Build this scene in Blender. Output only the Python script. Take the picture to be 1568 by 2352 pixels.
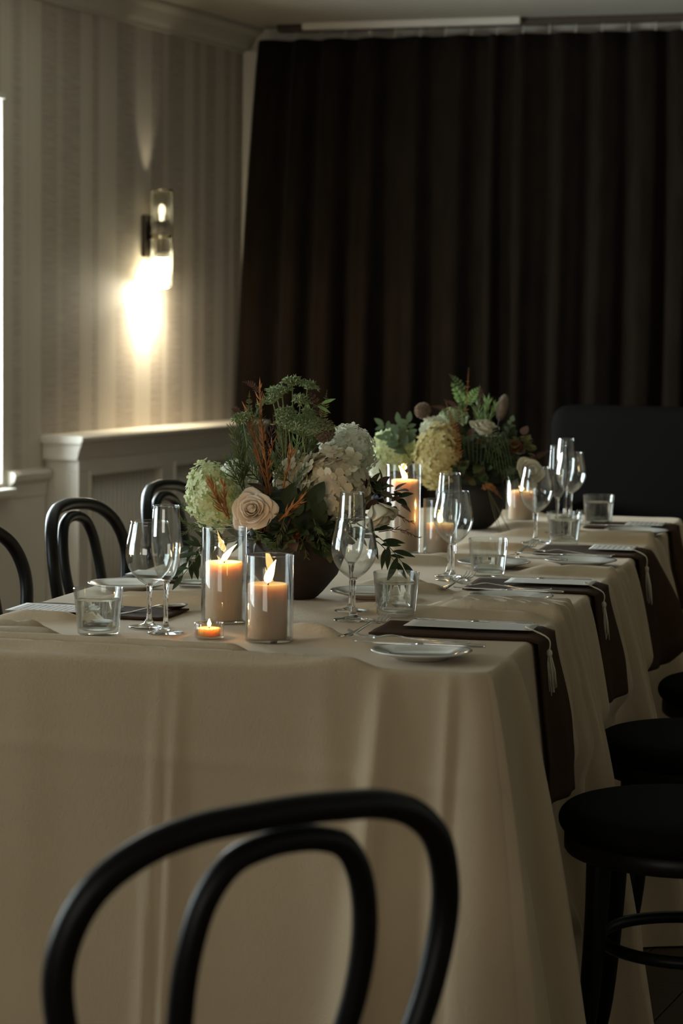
import bpy, bmesh, math, random
from mathutils import Vector, Matrix, noise

# ------------------------------------------------------------------ reset, camera, light, exposure
for _o in list(bpy.data.objects):
    bpy.data.objects.remove(_o)
sc = bpy.context.scene
COL = sc.collection
R = math.radians
random.seed(7)

CAM_H = 1.27
cam_d = bpy.data.cameras.new('camera')
cam = bpy.data.objects.new('camera', cam_d)
COL.objects.link(cam)
cam_d.sensor_fit = 'HORIZONTAL'
cam_d.sensor_width = 24.0
cam_d.lens = 85.0
cam_d.clip_start = 0.05
cam_d.dof.use_dof = True
cam_d.dof.focus_distance = 4.3
cam_d.dof.aperture_fstop = 6.3
_p, _r = math.atan(441 / 5553.0), 0.011
_f = Vector((0, math.cos(_p), -math.sin(_p)))
_rt = Vector((1, 0, 0))
_up = _rt.cross(_f)
_rt2 = math.cos(_r) * _rt + math.sin(_r) * _up
_up2 = _rt2.cross(_f)
cam.matrix_world = Matrix(((_rt2.x, _up2.x, -_f.x, 0), (_rt2.y, _up2.y, -_f.y, 0),
                           (_rt2.z, _up2.z, -_f.z, CAM_H), (0, 0, 0, 1)))
sc.camera = cam

sc.view_settings.view_transform = 'Standard'
sc.view_settings.look = 'None'
sc.view_settings.gamma = 1.0
sc.view_settings.use_curve_mapping = False
sc.view_settings.exposure = 0.03
sc.cycles.use_denoising = True
sc.cycles.use_adaptive_sampling = True
sc.cycles.adaptive_threshold = 0.05
sc.cycles.max_bounces = 9
sc.cycles.diffuse_bounces = 3
sc.cycles.glossy_bounces = 5
sc.cycles.transmission_bounces = 8
sc.cycles.transparent_max_bounces = 40
sc.cycles.sample_clamp_indirect = 4.0
sc.cycles.blur_glossy = 0.5

w = bpy.data.worlds.new('sky')
sc.world = w
w.use_nodes = True
w.node_tree.nodes['Background'].inputs[0].default_value = (0.62, 0.78, 0.86, 1)
w.node_tree.nodes['Background'].inputs[1].default_value = 1.5

# room frame: left wall runs along DW from WP, NW points into the room
YW = R(22.0)
DW = Vector((math.sin(YW), math.cos(YW), 0))
NW = Vector((math.cos(YW), -math.sin(YW), 0))
WP = Vector((-1.06, 8.50, 0))
# table frame: u along the table, v across (to the right)
YT = R(13.3)
AT = Vector((math.sin(YT), math.cos(YT), 0))
NT = Vector((math.cos(YT), -math.sin(YT), 0))
TZ = 0.755
U0, U1, V0, V1 = 3.480, 6.45, -1.525, -0.598


def W(t, n, z=0.0):          # room coordinates: along the left wall, away from it
    return WP + DW * t + NW * n + Vector((0, 0, z))


def T(u, v, z=0.0):          # table coordinates
    return AT * u + NT * v + Vector((0, 0, z))


def area(name, loc, direction, sx, sy, power, color):
    d = bpy.data.lights.new(name, 'AREA')
    d.shape = 'RECTANGLE'
    d.size, d.size_y = sx, sy
    d.energy = power
    d.color = color
    o = bpy.data.objects.new(name, d)
    COL.objects.link(o)
    o.location = loc
    z = -Vector(direction).normalized()
    x = Vector((0, 0, 1)).cross(z).normalized()
    y = z.cross(x)
    o.matrix_world = Matrix(((x.x, y.x, z.x, loc[0]), (x.y, y.y, z.y, loc[1]), (x.z, y.z, z.z, loc[2]), (0, 0, 0, 1)))
    return o


# windows of the left wall as (t0, t1, z0, z1); rear-wall windows as (n0, n1, z0, z1)
LEFT_WINDOWS = [(-1.85, -0.27, 0.70, 2.0), (-5.6, -3.9, 0.70, 2.0)]
REAR_T = -11.2
RIGHT_N = 6.6
REAR_WINDOWS = [(1.3, 4.3, 0.75, 2.15)]
DAY = (0.84, 0.95, 1.0)
WARM_REAR = (1.0, 0.88, 0.70)  # warm tint stands in for unseen interior lamps
for i, (a, b, c, d) in enumerate(LEFT_WINDOWS):
    area('daylight_window', W((a + b) / 2, -0.30, (c + d) / 2), NW, b - a, d - c, (215, 72)[i], DAY)
for (a, b, c, d) in REAR_WINDOWS:
    area('warm_fill_rear_window', W(REAR_T - 0.30, (a + b) / 2, (c + d) / 2), DW, b - a, d - c, 48, WARM_REAR)  # unseen warm fill behind the camera, shifted to reach the cloth's right side

# ------------------------------------------------------------------ materials
MATS = {}


def nd(nt, kind, **kw):
    n = nt.nodes.new(kind)
    for k, v in kw.items():
        setattr(n, k, v)
    return n


def mat(name, color, rough=0.6, metal=0.0, var=None, scale=20.0, stretch=(1, 1, 1), bump=0.0, bscale=80.0,
        bstretch=(1, 1, 1), sheen=0.0, spec=0.5, sss=0.0, sss_r=(0.02, 0.01, 0.006), translucent=0.0, coat=0.0, aniso=0):
    m = bpy.data.materials.new(name)
    m.use_nodes = True
    nt = m.node_tree
    b = nt.nodes['Principled BSDF']
    b.inputs['Base Color'].default_value = (*color, 1)
    b.inputs['Roughness'].default_value = rough
    b.inputs['Metallic'].default_value = metal
    b.inputs['Specular IOR Level'].default_value = spec
    b.inputs['Sheen Weight'].default_value = sheen
    b.inputs['Coat Weight'].default_value = coat
    if sss:
        b.inputs['Subsurface Weight'].default_value = sss
        b.inputs['Subsurface Radius'].default_value = sss_r
        b.inputs['Subsurface Scale'].default_value = 1.0
    tc = nd(nt, 'ShaderNodeTexCoord')
    col_out = None
    if var:
        mp = nd(nt, 'ShaderNodeMapping')
        mp.inputs['Scale'].default_value = stretch
        nt.links.new(tc.outputs['Object'], mp.inputs[0])
        nz = nd(nt, 'ShaderNodeTexNoise')
        nz.inputs['Scale'].default_value = scale
        nz.inputs['Detail'].default_value = 4
        nt.links.new(mp.outputs[0], nz.inputs['Vector'])
        rp = nd(nt, 'ShaderNodeValToRGB')
        rp.color_ramp.elements[0].position = 0.32
        rp.color_ramp.elements[1].position = 0.68
        rp.color_ramp.elements[0].color = (*color, 1)
        rp.color_ramp.elements[1].color = (*var, 1)
        nt.links.new(nz.outputs['Fac'], rp.inputs[0])
        nt.links.new(rp.outputs[0], b.inputs['Base Color'])
        col_out = rp.outputs[0]
    if bump:
        mp2 = nd(nt, 'ShaderNodeMapping')
        mp2.inputs['Scale'].default_value = bstretch
        nt.links.new(tc.outputs['Object'], mp2.inputs[0])
        nz2 = nd(nt, 'ShaderNodeTexNoise')
        nz2.inputs['Scale'].default_value = bscale
        nz2.inputs['Detail'].default_value = 3
        nt.links.new(mp2.outputs[0], nz2.inputs['Vector'])
        bp = nd(nt, 'ShaderNodeBump')
        bp.inputs['Strength'].default_value = bump
        bp.inputs['Distance'].default_value = 0.002
        nt.links.new(nz2.outputs['Fac'], bp.inputs['Height'])
        nt.links.new(bp.outputs[0], b.inputs['Normal'])
    if translucent:
        tr = nd(nt, 'ShaderNodeBsdfTranslucent')
        tr.inputs[0].default_value = (*color, 1)
        if col_out:
            nt.links.new(col_out, tr.inputs[0])
        mx = nd(nt, 'ShaderNodeMixShader')
        mx.inputs[0].default_value = translucent
        nt.links.new(b.outputs[0], mx.inputs[1])
        nt.links.new(tr.outputs[0], mx.inputs[2])
        nt.links.new(mx.outputs[0], nt.nodes['Material Output'].inputs[0])
    MATS[name] = m
    return m


def thin_glass(name, tint=(0.975, 0.985, 0.98), f0=0.06, gain=0.92, power=2.6):
    m = bpy.data.materials.new(name)
    m.use_nodes = True
    nt = m.node_tree
    nt.nodes.remove(nt.nodes['Principled BSDF'])
    lw = nd(nt, 'ShaderNodeLayerWeight')
    lw.inputs[0].default_value = 0.5
    pw = nd(nt, 'ShaderNodeMath', operation='POWER')
    pw.inputs[1].default_value = power
    ml = nd(nt, 'ShaderNodeMath', operation='MULTIPLY_ADD')
    ml.inputs[1].default_value = gain
    ml.inputs[2].default_value = f0
    nt.links.new(lw.outputs['Facing'], pw.inputs[0])
    nt.links.new(pw.outputs[0], ml.inputs[0])
    tr = nd(nt, 'ShaderNodeBsdfTransparent')
    tr.inputs[0].default_value = (*tint, 1)
    gl = nd(nt, 'ShaderNodeBsdfGlossy')
    gl.inputs['Roughness'].default_value = 0.02
    mx = nd(nt, 'ShaderNodeMixShader')
    nt.links.new(ml.outputs[0], mx.inputs[0])
    nt.links.new(tr.outputs[0], mx.inputs[1])
    nt.links.new(gl.outputs[0], mx.inputs[2])
    nt.links.new(mx.outputs[0], nt.nodes['Material Output'].inputs[0])
    MATS[name] = m
    return m


def solid_glass(name, ior=1.5, color=(1, 1, 1), rough=0.0, mixin=0.0):
    m = bpy.data.materials.new(name)
    m.use_nodes = True
    nt = m.node_tree
    nt.nodes.remove(nt.nodes['Principled BSDF'])
    g = nd(nt, 'ShaderNodeBsdfGlass')
    g.inputs['IOR'].default_value = ior
    g.inputs['Roughness'].default_value = rough
    g.inputs['Color'].default_value = (*color, 1)
    tr = nd(nt, 'ShaderNodeBsdfTransparent')
    tr.inputs[0].default_value = (*color, 1)
    mx = nd(nt, 'ShaderNodeMixShader')
    mx.inputs[0].default_value = mixin
    nt.links.new(g.outputs[0], mx.inputs[1])
    nt.links.new(tr.outputs[0], mx.inputs[2])
    nt.links.new(mx.outputs[0], nt.nodes['Material Output'].inputs[0])
    MATS[name] = m
    return m


def emit(name, color, strength):
    m = bpy.data.materials.new(name)
    m.use_nodes = True
    nt = m.node_tree
    nt.nodes.remove(nt.nodes['Principled BSDF'])
    e = nd(nt, 'ShaderNodeEmission')
    e.inputs[0].default_value = (*color, 1)
    e.inputs[1].default_value = strength
    nt.links.new(e.outputs[0], nt.nodes['Material Output'].inputs[0])
    MATS[name] = m
    return m


def wallpaper():
    m = mat('wallpaper', (0.4, 0.36, 0.3), rough=0.75)
    nt = m.node_tree
    b = nt.nodes['Principled BSDF']
    tc = nd(nt, 'ShaderNodeTexCoord')
    sx = nd(nt, 'ShaderNodeSeparateXYZ')
    nt.links.new(tc.outputs['Object'], sx.inputs[0])

    def stripes(scale, lo, hi, interp='EASE'):
        mu = nd(nt, 'ShaderNodeMath', operation='MULTIPLY')
        mu.inputs[1].default_value = scale
        nt.links.new(sx.outputs['X'], mu.inputs[0])
        nz = nd(nt, 'ShaderNodeTexNoise', noise_dimensions='1D')
        nz.inputs['Scale'].default_value = 1.0
        nz.inputs['Detail'].default_value = 0.0
        nt.links.new(mu.outputs[0], nz.inputs['W'])
        rp = nd(nt, 'ShaderNodeMapRange')
        rp.inputs[1].default_value, rp.inputs[2].default_value = lo, hi
        rp.interpolation_type = 'SMOOTHSTEP'
        nt.links.new(nz.outputs['Fac'], rp.inputs[0])
        return rp.outputs[0]
    s1 = stripes(7.0, 0.45, 0.55)
    s2 = stripes(38.0, 0.60, 0.68)
    mp = nd(nt, 'ShaderNodeMapping')
    mp.inputs['Scale'].default_value = (6, 6, 70)
    nt.links.new(tc.outputs['Object'], mp.inputs[0])
    nz = nd(nt, 'ShaderNodeTexNoise')
    nz.inputs['Scale'].default_value = 1.6
    nz.inputs['Detail'].default_value = 5
    nt.links.new(mp.outputs[0], nz.inputs['Vector'])
    slub = nd(nt, 'ShaderNodeMapRange')
    slub.inputs[1].default_value, slub.inputs[2].default_value = 0.3, 0.7
    nt.links.new(nz.outputs['Fac'], slub.inputs[0])
    m1 = nd(nt, 'ShaderNodeMix', data_type='RGBA')
    m1.inputs[6].default_value = (0.50, 0.44, 0.36, 1)
    m1.inputs[7].default_value = (0.425, 0.365, 0.295, 1)
    nt.links.new(s1, m1.inputs[0])
    # slub shows mostly in the dark stripes
    mul = nd(nt, 'ShaderNodeMath', operation='MULTIPLY')
    nt.links.new(s1, mul.inputs[0])
    nt.links.new(slub.outputs[0], mul.inputs[1])
    m2 = nd(nt, 'ShaderNodeMix', data_type='RGBA')
    nt.links.new(mul.outputs[0], m2.inputs[0])
    nt.links.new(m1.outputs[2], m2.inputs[6])
    m2.inputs[7].default_value = (0.33, 0.28, 0.225, 1)
    m3 = nd(nt, 'ShaderNodeMix', data_type='RGBA')
    mu3 = nd(nt, 'ShaderNodeMath', operation='MULTIPLY')
    mu3.inputs[1].default_value = 0.30
    nt.links.new(s2, mu3.inputs[0])
    nt.links.new(mu3.outputs[0], m3.inputs[0])
    nt.links.new(m2.outputs[2], m3.inputs[6])
    m3.inputs[7].default_value = (0.38, 0.33, 0.27, 1)
    nt.links.new(m3.outputs[2], b.inputs['Base Color'])
    return m


def menu_paper(name, lines):
    m = mat(name, (0.62, 0.60, 0.55), rough=0.8)
    nt = m.node_tree
    b = nt.nodes['Principled BSDF']
    tc = nd(nt, 'ShaderNodeTexCoord')
    sx = nd(nt, 'ShaderNodeSeparateXYZ')
    nt.links.new(tc.outputs['Object'], sx.inputs[0])
    # text rows are spread along local x (the long side), strokes run along local y
    fr = nd(nt, 'ShaderNodeMath', operation='MULTIPLY')
    fr.inputs[1].default_value = lines
    nt.links.new(sx.outputs['X'], fr.inputs[0])
    f2 = nd(nt, 'ShaderNodeMath', operation='FRACT')
    nt.links.new(fr.outputs[0], f2.inputs[0])
    row = nd(nt, 'ShaderNodeMath', operation='LESS_THAN')
    row.inputs[1].default_value = 0.34
    nt.links.new(f2.outputs[0], row.inputs[0])
    mp = nd(nt, 'ShaderNodeMapping')
    mp.inputs['Scale'].default_value = (120, 420, 1)
    nt.links.new(tc.outputs['Object'], mp.inputs[0])
    nz = nd(nt, 'ShaderNodeTexNoise')
    nz.inputs['Scale'].default_value = 1.0
    nz.inputs['Detail'].default_value = 2
    nt.links.new(mp.outputs[0], nz.inputs['Vector'])
    th = nd(nt, 'ShaderNodeMath', operation='GREATER_THAN')
    th.inputs[1].default_value = 0.46
    nt.links.new(nz.outputs['Fac'], th.inputs[0])
    ab = nd(nt, 'ShaderNodeMath', operation='ABSOLUTE')
    nt.links.new(sx.outputs['Y'], ab.inputs[0])
    inn = nd(nt, 'ShaderNodeMath', operation='LESS_THAN')
    inn.inputs[1].default_value = 0.038
    nt.links.new(ab.outputs[0], inn.inputs[0])
    a1 = nd(nt, 'ShaderNodeMath', operation='MULTIPLY')
    a2 = nd(nt, 'ShaderNodeMath', operation='MULTIPLY')
    nt.links.new(row.outputs[0], a1.inputs[0])
    nt.links.new(th.outputs[0], a1.inputs[1])
    nt.links.new(a1.outputs[0], a2.inputs[0])
    nt.links.new(inn.outputs[0], a2.inputs[1])
    mx = nd(nt, 'ShaderNodeMix', data_type='RGBA')
    mx.inputs[6].default_value = (0.62, 0.60, 0.55, 1)
    mx.inputs[7].default_value = (0.20, 0.18, 0.16, 1)
    nt.links.new(a2.outputs[0], mx.inputs[0])
    nt.links.new(mx.outputs[2], b.inputs['Base Color'])
    return m


wallpaper()
mat('paint', (0.58, 0.53, 0.45), rough=0.45, bump=0.05, bscale=40)
mat('ceiling_paint', (0.44, 0.41, 0.33), rough=0.9, var=(0.40, 0.37, 0.30), scale=1.5)
mat('plaster', (0.58, 0.52, 0.43), rough=0.9, var=(0.54, 0.48, 0.40), scale=2)
mat('floor_wood', (0.055, 0.032, 0.018), rough=0.55, var=(0.085, 0.05, 0.028), scale=6, stretch=(12, 1, 1), bump=0.1, bscale=30)
mat('velvet', (0.0085, 0.0054, 0.0032), rough=0.9, var=(0.013, 0.0083, 0.0048), scale=6, stretch=(4, 4, 1), spec=0.06, sheen=0.03)
mat('sofa_fabric', (0.0055, 0.005, 0.0044), rough=0.95, spec=0.03, bump=0.2, bscale=200)
mat('linen', (0.54, 0.42, 0.275), rough=0.88, var=(0.49, 0.38, 0.245), scale=3.0, bump=0.30, bscale=260, spec=0.2, sheen=0.1)
mat('brown_linen', (0.058, 0.030, 0.014), rough=0.9, var=(0.045, 0.022, 0.010), scale=8, bump=0.35, bscale=420, spec=0.15)
mat('black_wood', (0.006, 0.0055, 0.005), rough=0.38, spec=0.17, bump=0.04, bscale=60)
mat('black_pad', (0.006, 0.0056, 0.005), rough=0.8, spec=0.06, bump=0.15, bscale=300)
mat('porcelain', (0.66, 0.65, 0.60), rough=0.12, spec=0.6, coat=0.3)
mat('steel', (0.62, 0.60, 0.57), rough=0.16, metal=1.0)
mat('bronze', (0.07, 0.055, 0.04), rough=0.35, metal=0.8)
mat('brass', (0.55, 0.46, 0.28), rough=0.25, metal=1.0)
mat('wax', (0.54, 0.40, 0.285), rough=0.5, sss=1.0, sss_r=(0.040, 0.029, 0.018), spec=0.3)
mat('tea_wax', (0.86, 0.60, 0.36), rough=0.5, sss=0.9, sss_r=(0.03, 0.014, 0.006))
mat('wick', (0.02, 0.015, 0.01), rough=0.9)
mat('tassel', (0.74, 0.66, 0.50), rough=0.9)
mat('bowl_rust', (0.036, 0.018, 0.009), rough=0.7, var=(0.014, 0.009, 0.006), scale=18, bump=0.5, bscale=60)
mat('bowl_dark', (0.022, 0.018, 0.015), rough=0.75, var=(0.015, 0.012, 0.010), scale=18, bump=0.4, bscale=60)
mat('tape_white', (0.5, 0.47, 0.4), rough=0.4)
menu_paper('menu_print', 85.0)
mat('menu_plain', (0.62, 0.60, 0.55), rough=0.8)
thin_glass('glass_thin')
thin_glass('pane_glass', f0=0.03, gain=0.3)
thin_glass('rod_glass', tint=(0.86, 0.85, 0.78), f0=0.10, gain=0.75, power=1.6)
thin_glass('votive_glass', tint=(0.99, 0.93, 0.84), f0=0.10, gain=0.7, power=2.0)
solid_glass('glass_solid', 1.5, mixin=0.05)
solid_glass('tumbler_glass', 1.45, (0.985, 0.995, 0.99), mixin=0.30)
solid_glass('water', 1.33, (0.985, 0.995, 0.99), mixin=0.12)
emit('flame', (1.0, 0.62, 0.22), 26.0)
emit('flame_tip', (1.0, 0.42, 0.10), 6.0)
emit('bulb_hot', (1.0, 0.92, 0.72), 40.0)
emit('bulb_dim', (1.0, 0.88, 0.62), 5.0)
# plants
mat('petal_white', (0.86, 0.85, 0.73), rough=0.7, var=(0.76, 0.77, 0.58), scale=14, translucent=0.3)
mat('petal_lime', (0.76, 0.79, 0.50), rough=0.7, var=(0.64, 0.68, 0.36), scale=14, translucent=0.3)
mat('petal_mop', (0.66, 0.66, 0.44), rough=0.7, var=(0.75, 0.61, 0.47), scale=11, translucent=0.3)
mat('petal_yellow', (0.82, 0.73, 0.40), rough=0.7, var=(0.72, 0.62, 0.27), scale=12, translucent=0.3)
mat('petal_rose', (0.90, 0.76, 0.61), rough=0.6, var=(0.90, 0.80, 0.68), scale=10, translucent=0.35)
mat('petal_ivory', (0.88, 0.83, 0.68), rough=0.6, var=(0.84, 0.78, 0.60), scale=10, translucent=0.35)
mat('petal_rust', (0.24, 0.075, 0.028), rough=0.7, var=(0.16, 0.05, 0.02), scale=20, translucent=0.3)
mat('leaf_dark', (0.020, 0.034, 0.012), spec=0.2, rough=0.6, var=(0.034, 0.046, 0.016), scale=12, translucent=0.12)
mat('leaf_mid', (0.11, 0.145, 0.05), spec=0.2, rough=0.6, var=(0.07, 0.095, 0.035), scale=14, translucent=0.25)
mat('leaf_sage', (0.11, 0.15, 0.075), rough=0.55, var=(0.075, 0.105, 0.05), scale=10, translucent=0.2)
mat('leaf_fresh', (0.24, 0.34, 0.11), rough=0.55, var=(0.17, 0.26, 0.08), scale=14, translucent=0.3)
mat('leaf_olive', (0.17, 0.15, 0.05), rough=0.6, var=(0.10, 0.10, 0.035), scale=14, translucent=0.25)
mat('leaf_orange', (0.46, 0.165, 0.032), rough=0.6, var=(0.24, 0.095, 0.026), scale=14, translucent=0.25)
mat('leaf_brown', (0.12, 0.06, 0.035), rough=0.7, var=(0.075, 0.035, 0.02), scale=14, translucent=0.2)
mat('umbel_green', (0.24, 0.30, 0.13), rough=0.7, var=(0.36, 0.42, 0.20), scale=40, translucent=0.2)
mat('pod_brown', (0.22, 0.15, 0.10), rough=0.85, var=(0.32, 0.24, 0.17), scale=60, translucent=0.2)
mat('thistle_grey', (0.07, 0.085, 0.065), rough=0.8, var=(0.11, 0.12, 0.085), scale=60)
mat('foam_dark', (0.018, 0.026, 0.014), rough=0.95)


# ------------------------------------------------------------------ mesh helpers
class MB:
    def __init__(self):
        self.v, self.f = [], []

    def add(self, vs, fs):
        k = len(self.v)
        self.v += [tuple(p) for p in vs]
        self.f += [tuple(i + k for i in q) for q in fs]
        return self

    def box(self, x0, x1, y0, y1, z0, z1):
        vs = [(x, y, z) for z in (z0, z1) for y in (y0, y1) for x in (x0, x1)]
        return self.add(vs, [(0, 2, 3, 1), (4, 5, 7, 6), (0, 1, 5, 4), (2, 6, 7, 3), (0, 4, 6, 2), (1, 3, 7, 5)])

    def lathe(self, prof, n=32, c=(0, 0, 0), close=False, ribs=0, rib_amp=0.0):
        vs, fs = [], []
        m = len(prof)
        for i in range(n):
            a = 2 * math.pi * i / n
            k = 1.0 + (rib_amp * math.cos(ribs * a) if ribs else 0)
            for (r, z) in prof:
                vs.append((c[0] + r * k * math.cos(a), c[1] + r * k * math.sin(a), c[2] + z))
        for i in range(n):
            j = (i + 1) % n
            for q in range(m if close else m - 1):
                q2 = (q + 1) % m
                fs.append((i * m + q, j * m + q, j * m + q2, i * m + q2))
        return self.add(vs, fs)

    def tube(self, pts, rad, n=10, closed=False, cap=True, squash=1.0):
        pts = [Vector(p) for p in pts]
        k = len(pts)
        rads = rad if isinstance(rad, (list, tuple)) else [rad] * k
        vs, fs = [], []
        t0 = (pts[1] - pts[0]).normalized()
        ref = Vector((0, 0, 1)) if abs(t0.z) < 0.9 else Vector((1, 0, 0))
        nn = (ref - t0 * ref.dot(t0)).normalized()
        for i in range(k):
            if closed:
                t = (pts[(i + 1) % k] - pts[i - 1]).normalized()
            else:
                t = (pts[min(i + 1, k - 1)] - pts[max(i - 1, 0)]).normalized()
            nn = nn - t * nn.dot(t)
            nn = nn.normalized() if nn.length > 1e-6 else t.orthogonal().normalized()
            bb = t.cross(nn)
            for j in range(n):
                a = 2 * math.pi * j / n
                vs.append(pts[i] + nn * (math.cos(a) * rads[i]) + bb * (math.sin(a) * rads[i] * squash))
        for i in range(k if closed else k - 1):
            i2 = (i + 1) % k
            for j in range(n):
                j2 = (j + 1) % n
                fs.append((i * n + j, i * n + j2, i2 * n + j2, i2 * n + j))
        if cap and not closed:
            fs.append(tuple(range(n - 1, -1, -1)))
            fs.append(tuple((k - 1) * n + j for j in range(n)))
        return self.add(vs, fs)

    def grid(self, rows, closed=False):
        """rows: list of equally long lists of points"""
        m = len(rows[0])
        vs = [p for r in rows for p in r]
        fs = []
        for i in range(len(rows) - 1):
            for j in range(m if closed else m - 1):
                j2 = (j + 1) % m
                fs.append((i * m + j, i * m + j2, (i + 1) * m + j2, (i + 1) * m + j))
        return self.add(vs, fs)

    def xf(self, M):
        self.v = [tuple(M @ Vector(p)) for p in self.v]
        return self

    def build(self, name, material, parent=None, smooth=True, loc=None, rot=None, bevel=0.0, solid=0.0, autosmooth=None):
        me = bpy.data.meshes.new(name)
        me.from_pydata(self.v, [], self.f)
        if smooth:
            me.polygons.foreach_set('use_smooth', [True] * len(me.polygons))
        me.update()
        me.materials.append(MATS[material])
        if autosmooth is not None and smooth:
            me.set_sharp_from_angle(angle=R(autosmooth))
        o = bpy.data.objects.new(name, me)
        COL.objects.link(o)
        if parent:
            o.parent = parent
        if loc is not None:
            o.location = loc
        if rot is not None:
            o.rotation_euler = rot
        if bevel:
            b = o.modifiers.new('bevel', 'BEVEL')
            b.width = bevel
            b.segments = 2
            b.limit_method = 'ANGLE'
        if solid:
            s = o.modifiers.new('solid', 'SOLIDIFY')
            s.thickness = solid
            s.offset = 0
        return o


def box(*a):
    return MB().box(*a)


def tag(o, label=None, cat=None, group=None, kind=None):
    if label:
        o['label'] = label
    if cat:
        o['category'] = cat
    if group:
        o['group'] = group
    if kind:
        o['kind'] = kind
    return o


def empty(name, loc=(0, 0, 0), rz=0.0):
    o = bpy.data.objects.new(name, None)
    COL.objects.link(o)
    o.location = loc
    o.rotation_euler = (0, 0, rz)
    o.empty_display_size = 0.05
    return o


def copy_tree(o, parent=None):
    c = o.copy()
    COL.objects.link(c)
    c.parent = parent
    for ch in list(o.children):
        copy_tree(ch, c)
    return c


def spline(pts, per=8):
    """Catmull-Rom through pts"""
    pts = [Vector(p) for p in pts]
    P = [pts[0] * 2 - pts[1]] + pts + [pts[-1] * 2 - pts[-2]]
    out = []
    for i in range(1, len(P) - 2):
        for k in range(per):
            t = k / per
            a, b, c, d = P[i - 1], P[i], P[i + 1], P[i + 2]
            out.append(0.5 * ((2 * b) + (c - a) * t + (2 * a - 5 * b + 4 * c - d) * t * t + (3 * b - a - 3 * c + d) * t ** 3))
    out.append(pts[-1].copy())
    return out


def nz(x, y=0.0, z=0.0):
    return noise.noise(Vector((x, y, z)))


def sstep(a, b, x):
    t = max(0.0, min(1.0, (x - a) / (b - a)))
    return t * t * (3 - 2 * t)


# ------------------------------------------------------------------ the room
CEIL = 2.46
TFAR = 1.72           # back corner along the left wall
RW = -YW              # rotation of room-aligned objects


def room_obj(mb, name, m, kind='structure', parent=None, **kw):
    o = mb.build(name, m, parent, loc=None if parent else WP, rot=None if parent else (0, 0, R(90) - YW), **kw)
    if kind and not parent:
        o['kind'] = kind
    return o


# room-local coordinates: x along the wall (DW), y = -n  (left of the room is +y)
# floor boards
fl = room_obj(box(REAR_T - 0.2, TFAR + 1.6, -RIGHT_N - 0.2, 0.2, -0.12, -0.02), 'floor', 'floor_wood', smooth=False)
bd = box(-1.247, 1.247, -0.0655, 0.0655, -0.020, 0.0)
bd0 = None
for i in range(49):
    for k in range(6):
        yy = -0.068 - i * 0.134
        if bd0 is None:
            o = bd0 = bd.build('floor_board', 'floor_wood', fl, smooth=False, bevel=0.002)
        else:
            o = bd0.copy()
            COL.objects.link(o)
        o.location = (-11.2 + k * 2.5 + (i % 3) * 0.83, yy, 0)
room_obj(box(REAR_T - 0.2, TFAR + 1.6, -RIGHT_N - 0.2, 0.2, CEIL, CEIL + 0.12), 'ceiling', 'ceiling_paint', smooth=False)

lw = MB()
ed = [REAR_T - 0.2]
for (a, b, c, d) in sorted(LEFT_WINDOWS):
    lw.box(ed[-1], a, 0, 0.18, 0, CEIL)
    lw.box(a, b, 0, 0.18, 0, c)
    lw.box(a, b, 0, 0.18, d, CEIL)
    ed.append(b)
lw.box(ed[-1], TFAR + 0.2, 0, 0.18, 0, CEIL)
room_obj(lw, 'wall_left', 'wallpaper', smooth=False)
rw = MB()
(a, b, c, d) = REAR_WINDOWS[0]
rw.box(REAR_T - 0.18, REAR_T, -RIGHT_N, -b, 0, CEIL)
rw.box(REAR_T - 0.18, REAR_T, -a, 0.0, 0, CEIL)
rw.box(REAR_T - 0.18, REAR_T, -b, -a, 0, c)
rw.box(REAR_T - 0.18, REAR_T, -b, -a, d, CEIL)
room_obj(rw, 'wall_rear', 'plaster', smooth=False)
room_obj(box(REAR_T - 0.2, TFAR + 1.6, -RIGHT_N - 0.18, -RIGHT_N, 0, CEIL), 'wall_right', 'plaster', smooth=False)
# back wall is not quite square to the left wall
BW = R(18.0)
bwall = box(-0.1, 7.2, 0.0, 0.15, 0, CEIL).build('wall_back', 'plaster', loc=W(TFAR, 0), rot=(0, 0, -BW), smooth=False)
bwall['kind'] = 'structure'


def window(idx, x0, x1, z0, z1, rear=False):
    """casing, sash bars and panes; local x along the wall, y out of the room"""
    o = empty('window_%d' % idx, (0, 0, 0))
    o['kind'] = 'structure'
    if rear:
        o.location = W(REAR_T, 0)
        o.rotation_euler = (0, 0, -YW + math.pi)
    else:
        o.location = WP
        o.rotation_euler = (0, 0, R(90) - YW)
    wd = 0.075
    cs = MB()
    cs.box(x0 - wd, x0, -0.018, 0.0, z0 - 0.02, z1 + wd)
    if idx != 1:
        cs.box(x1, x1 + wd, -0.018, 0.0, z0 - 0.02, z1 + wd)
    cs.box(x0, x1, -0.018, 0.0, z1, z1 + (0.02 if idx == 1 else wd))
    cs.build('window_casing', 'paint', o, smooth=False, bevel=0.004)
    box(x0 - wd - 0.02, x1 + (0.02 if idx == 1 else wd + 0.02), -0.05, 0.02, z0 - 0.045, z0 - 0.015).build('window_sill', 'paint', o, smooth=False, bevel=0.006)
    n = 3
    for i in range(n + 1):
        x = x0 + (x1 - x0) * i / n
        box(x - 0.02, x + 0.02, 0.09, 0.13, z0, z1).build('sash_bar', 'paint', o, smooth=False)
    zm = (z0 + z1) / 2
    for z in (z0 + 0.02, zm, z1 - 0.02):
        box(x0, x1, 0.092, 0.128, z - 0.02, z + 0.02).build('sash_rail', 'paint', o, smooth=False)
    for i in range(n):
        xa, xb = x0 + (x1 - x0) * i / n + 0.02, x0 + (x1 - x0) * (i + 1) / n - 0.02
        for (za, zb) in ((z0 + 0.04, zm - 0.02), (zm + 0.02, z1 - 0.04)):
            box(xa, xb, 0.108, 0.112, za, zb).build('pane', 'pane_glass', o, smooth=False)
    return o


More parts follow.
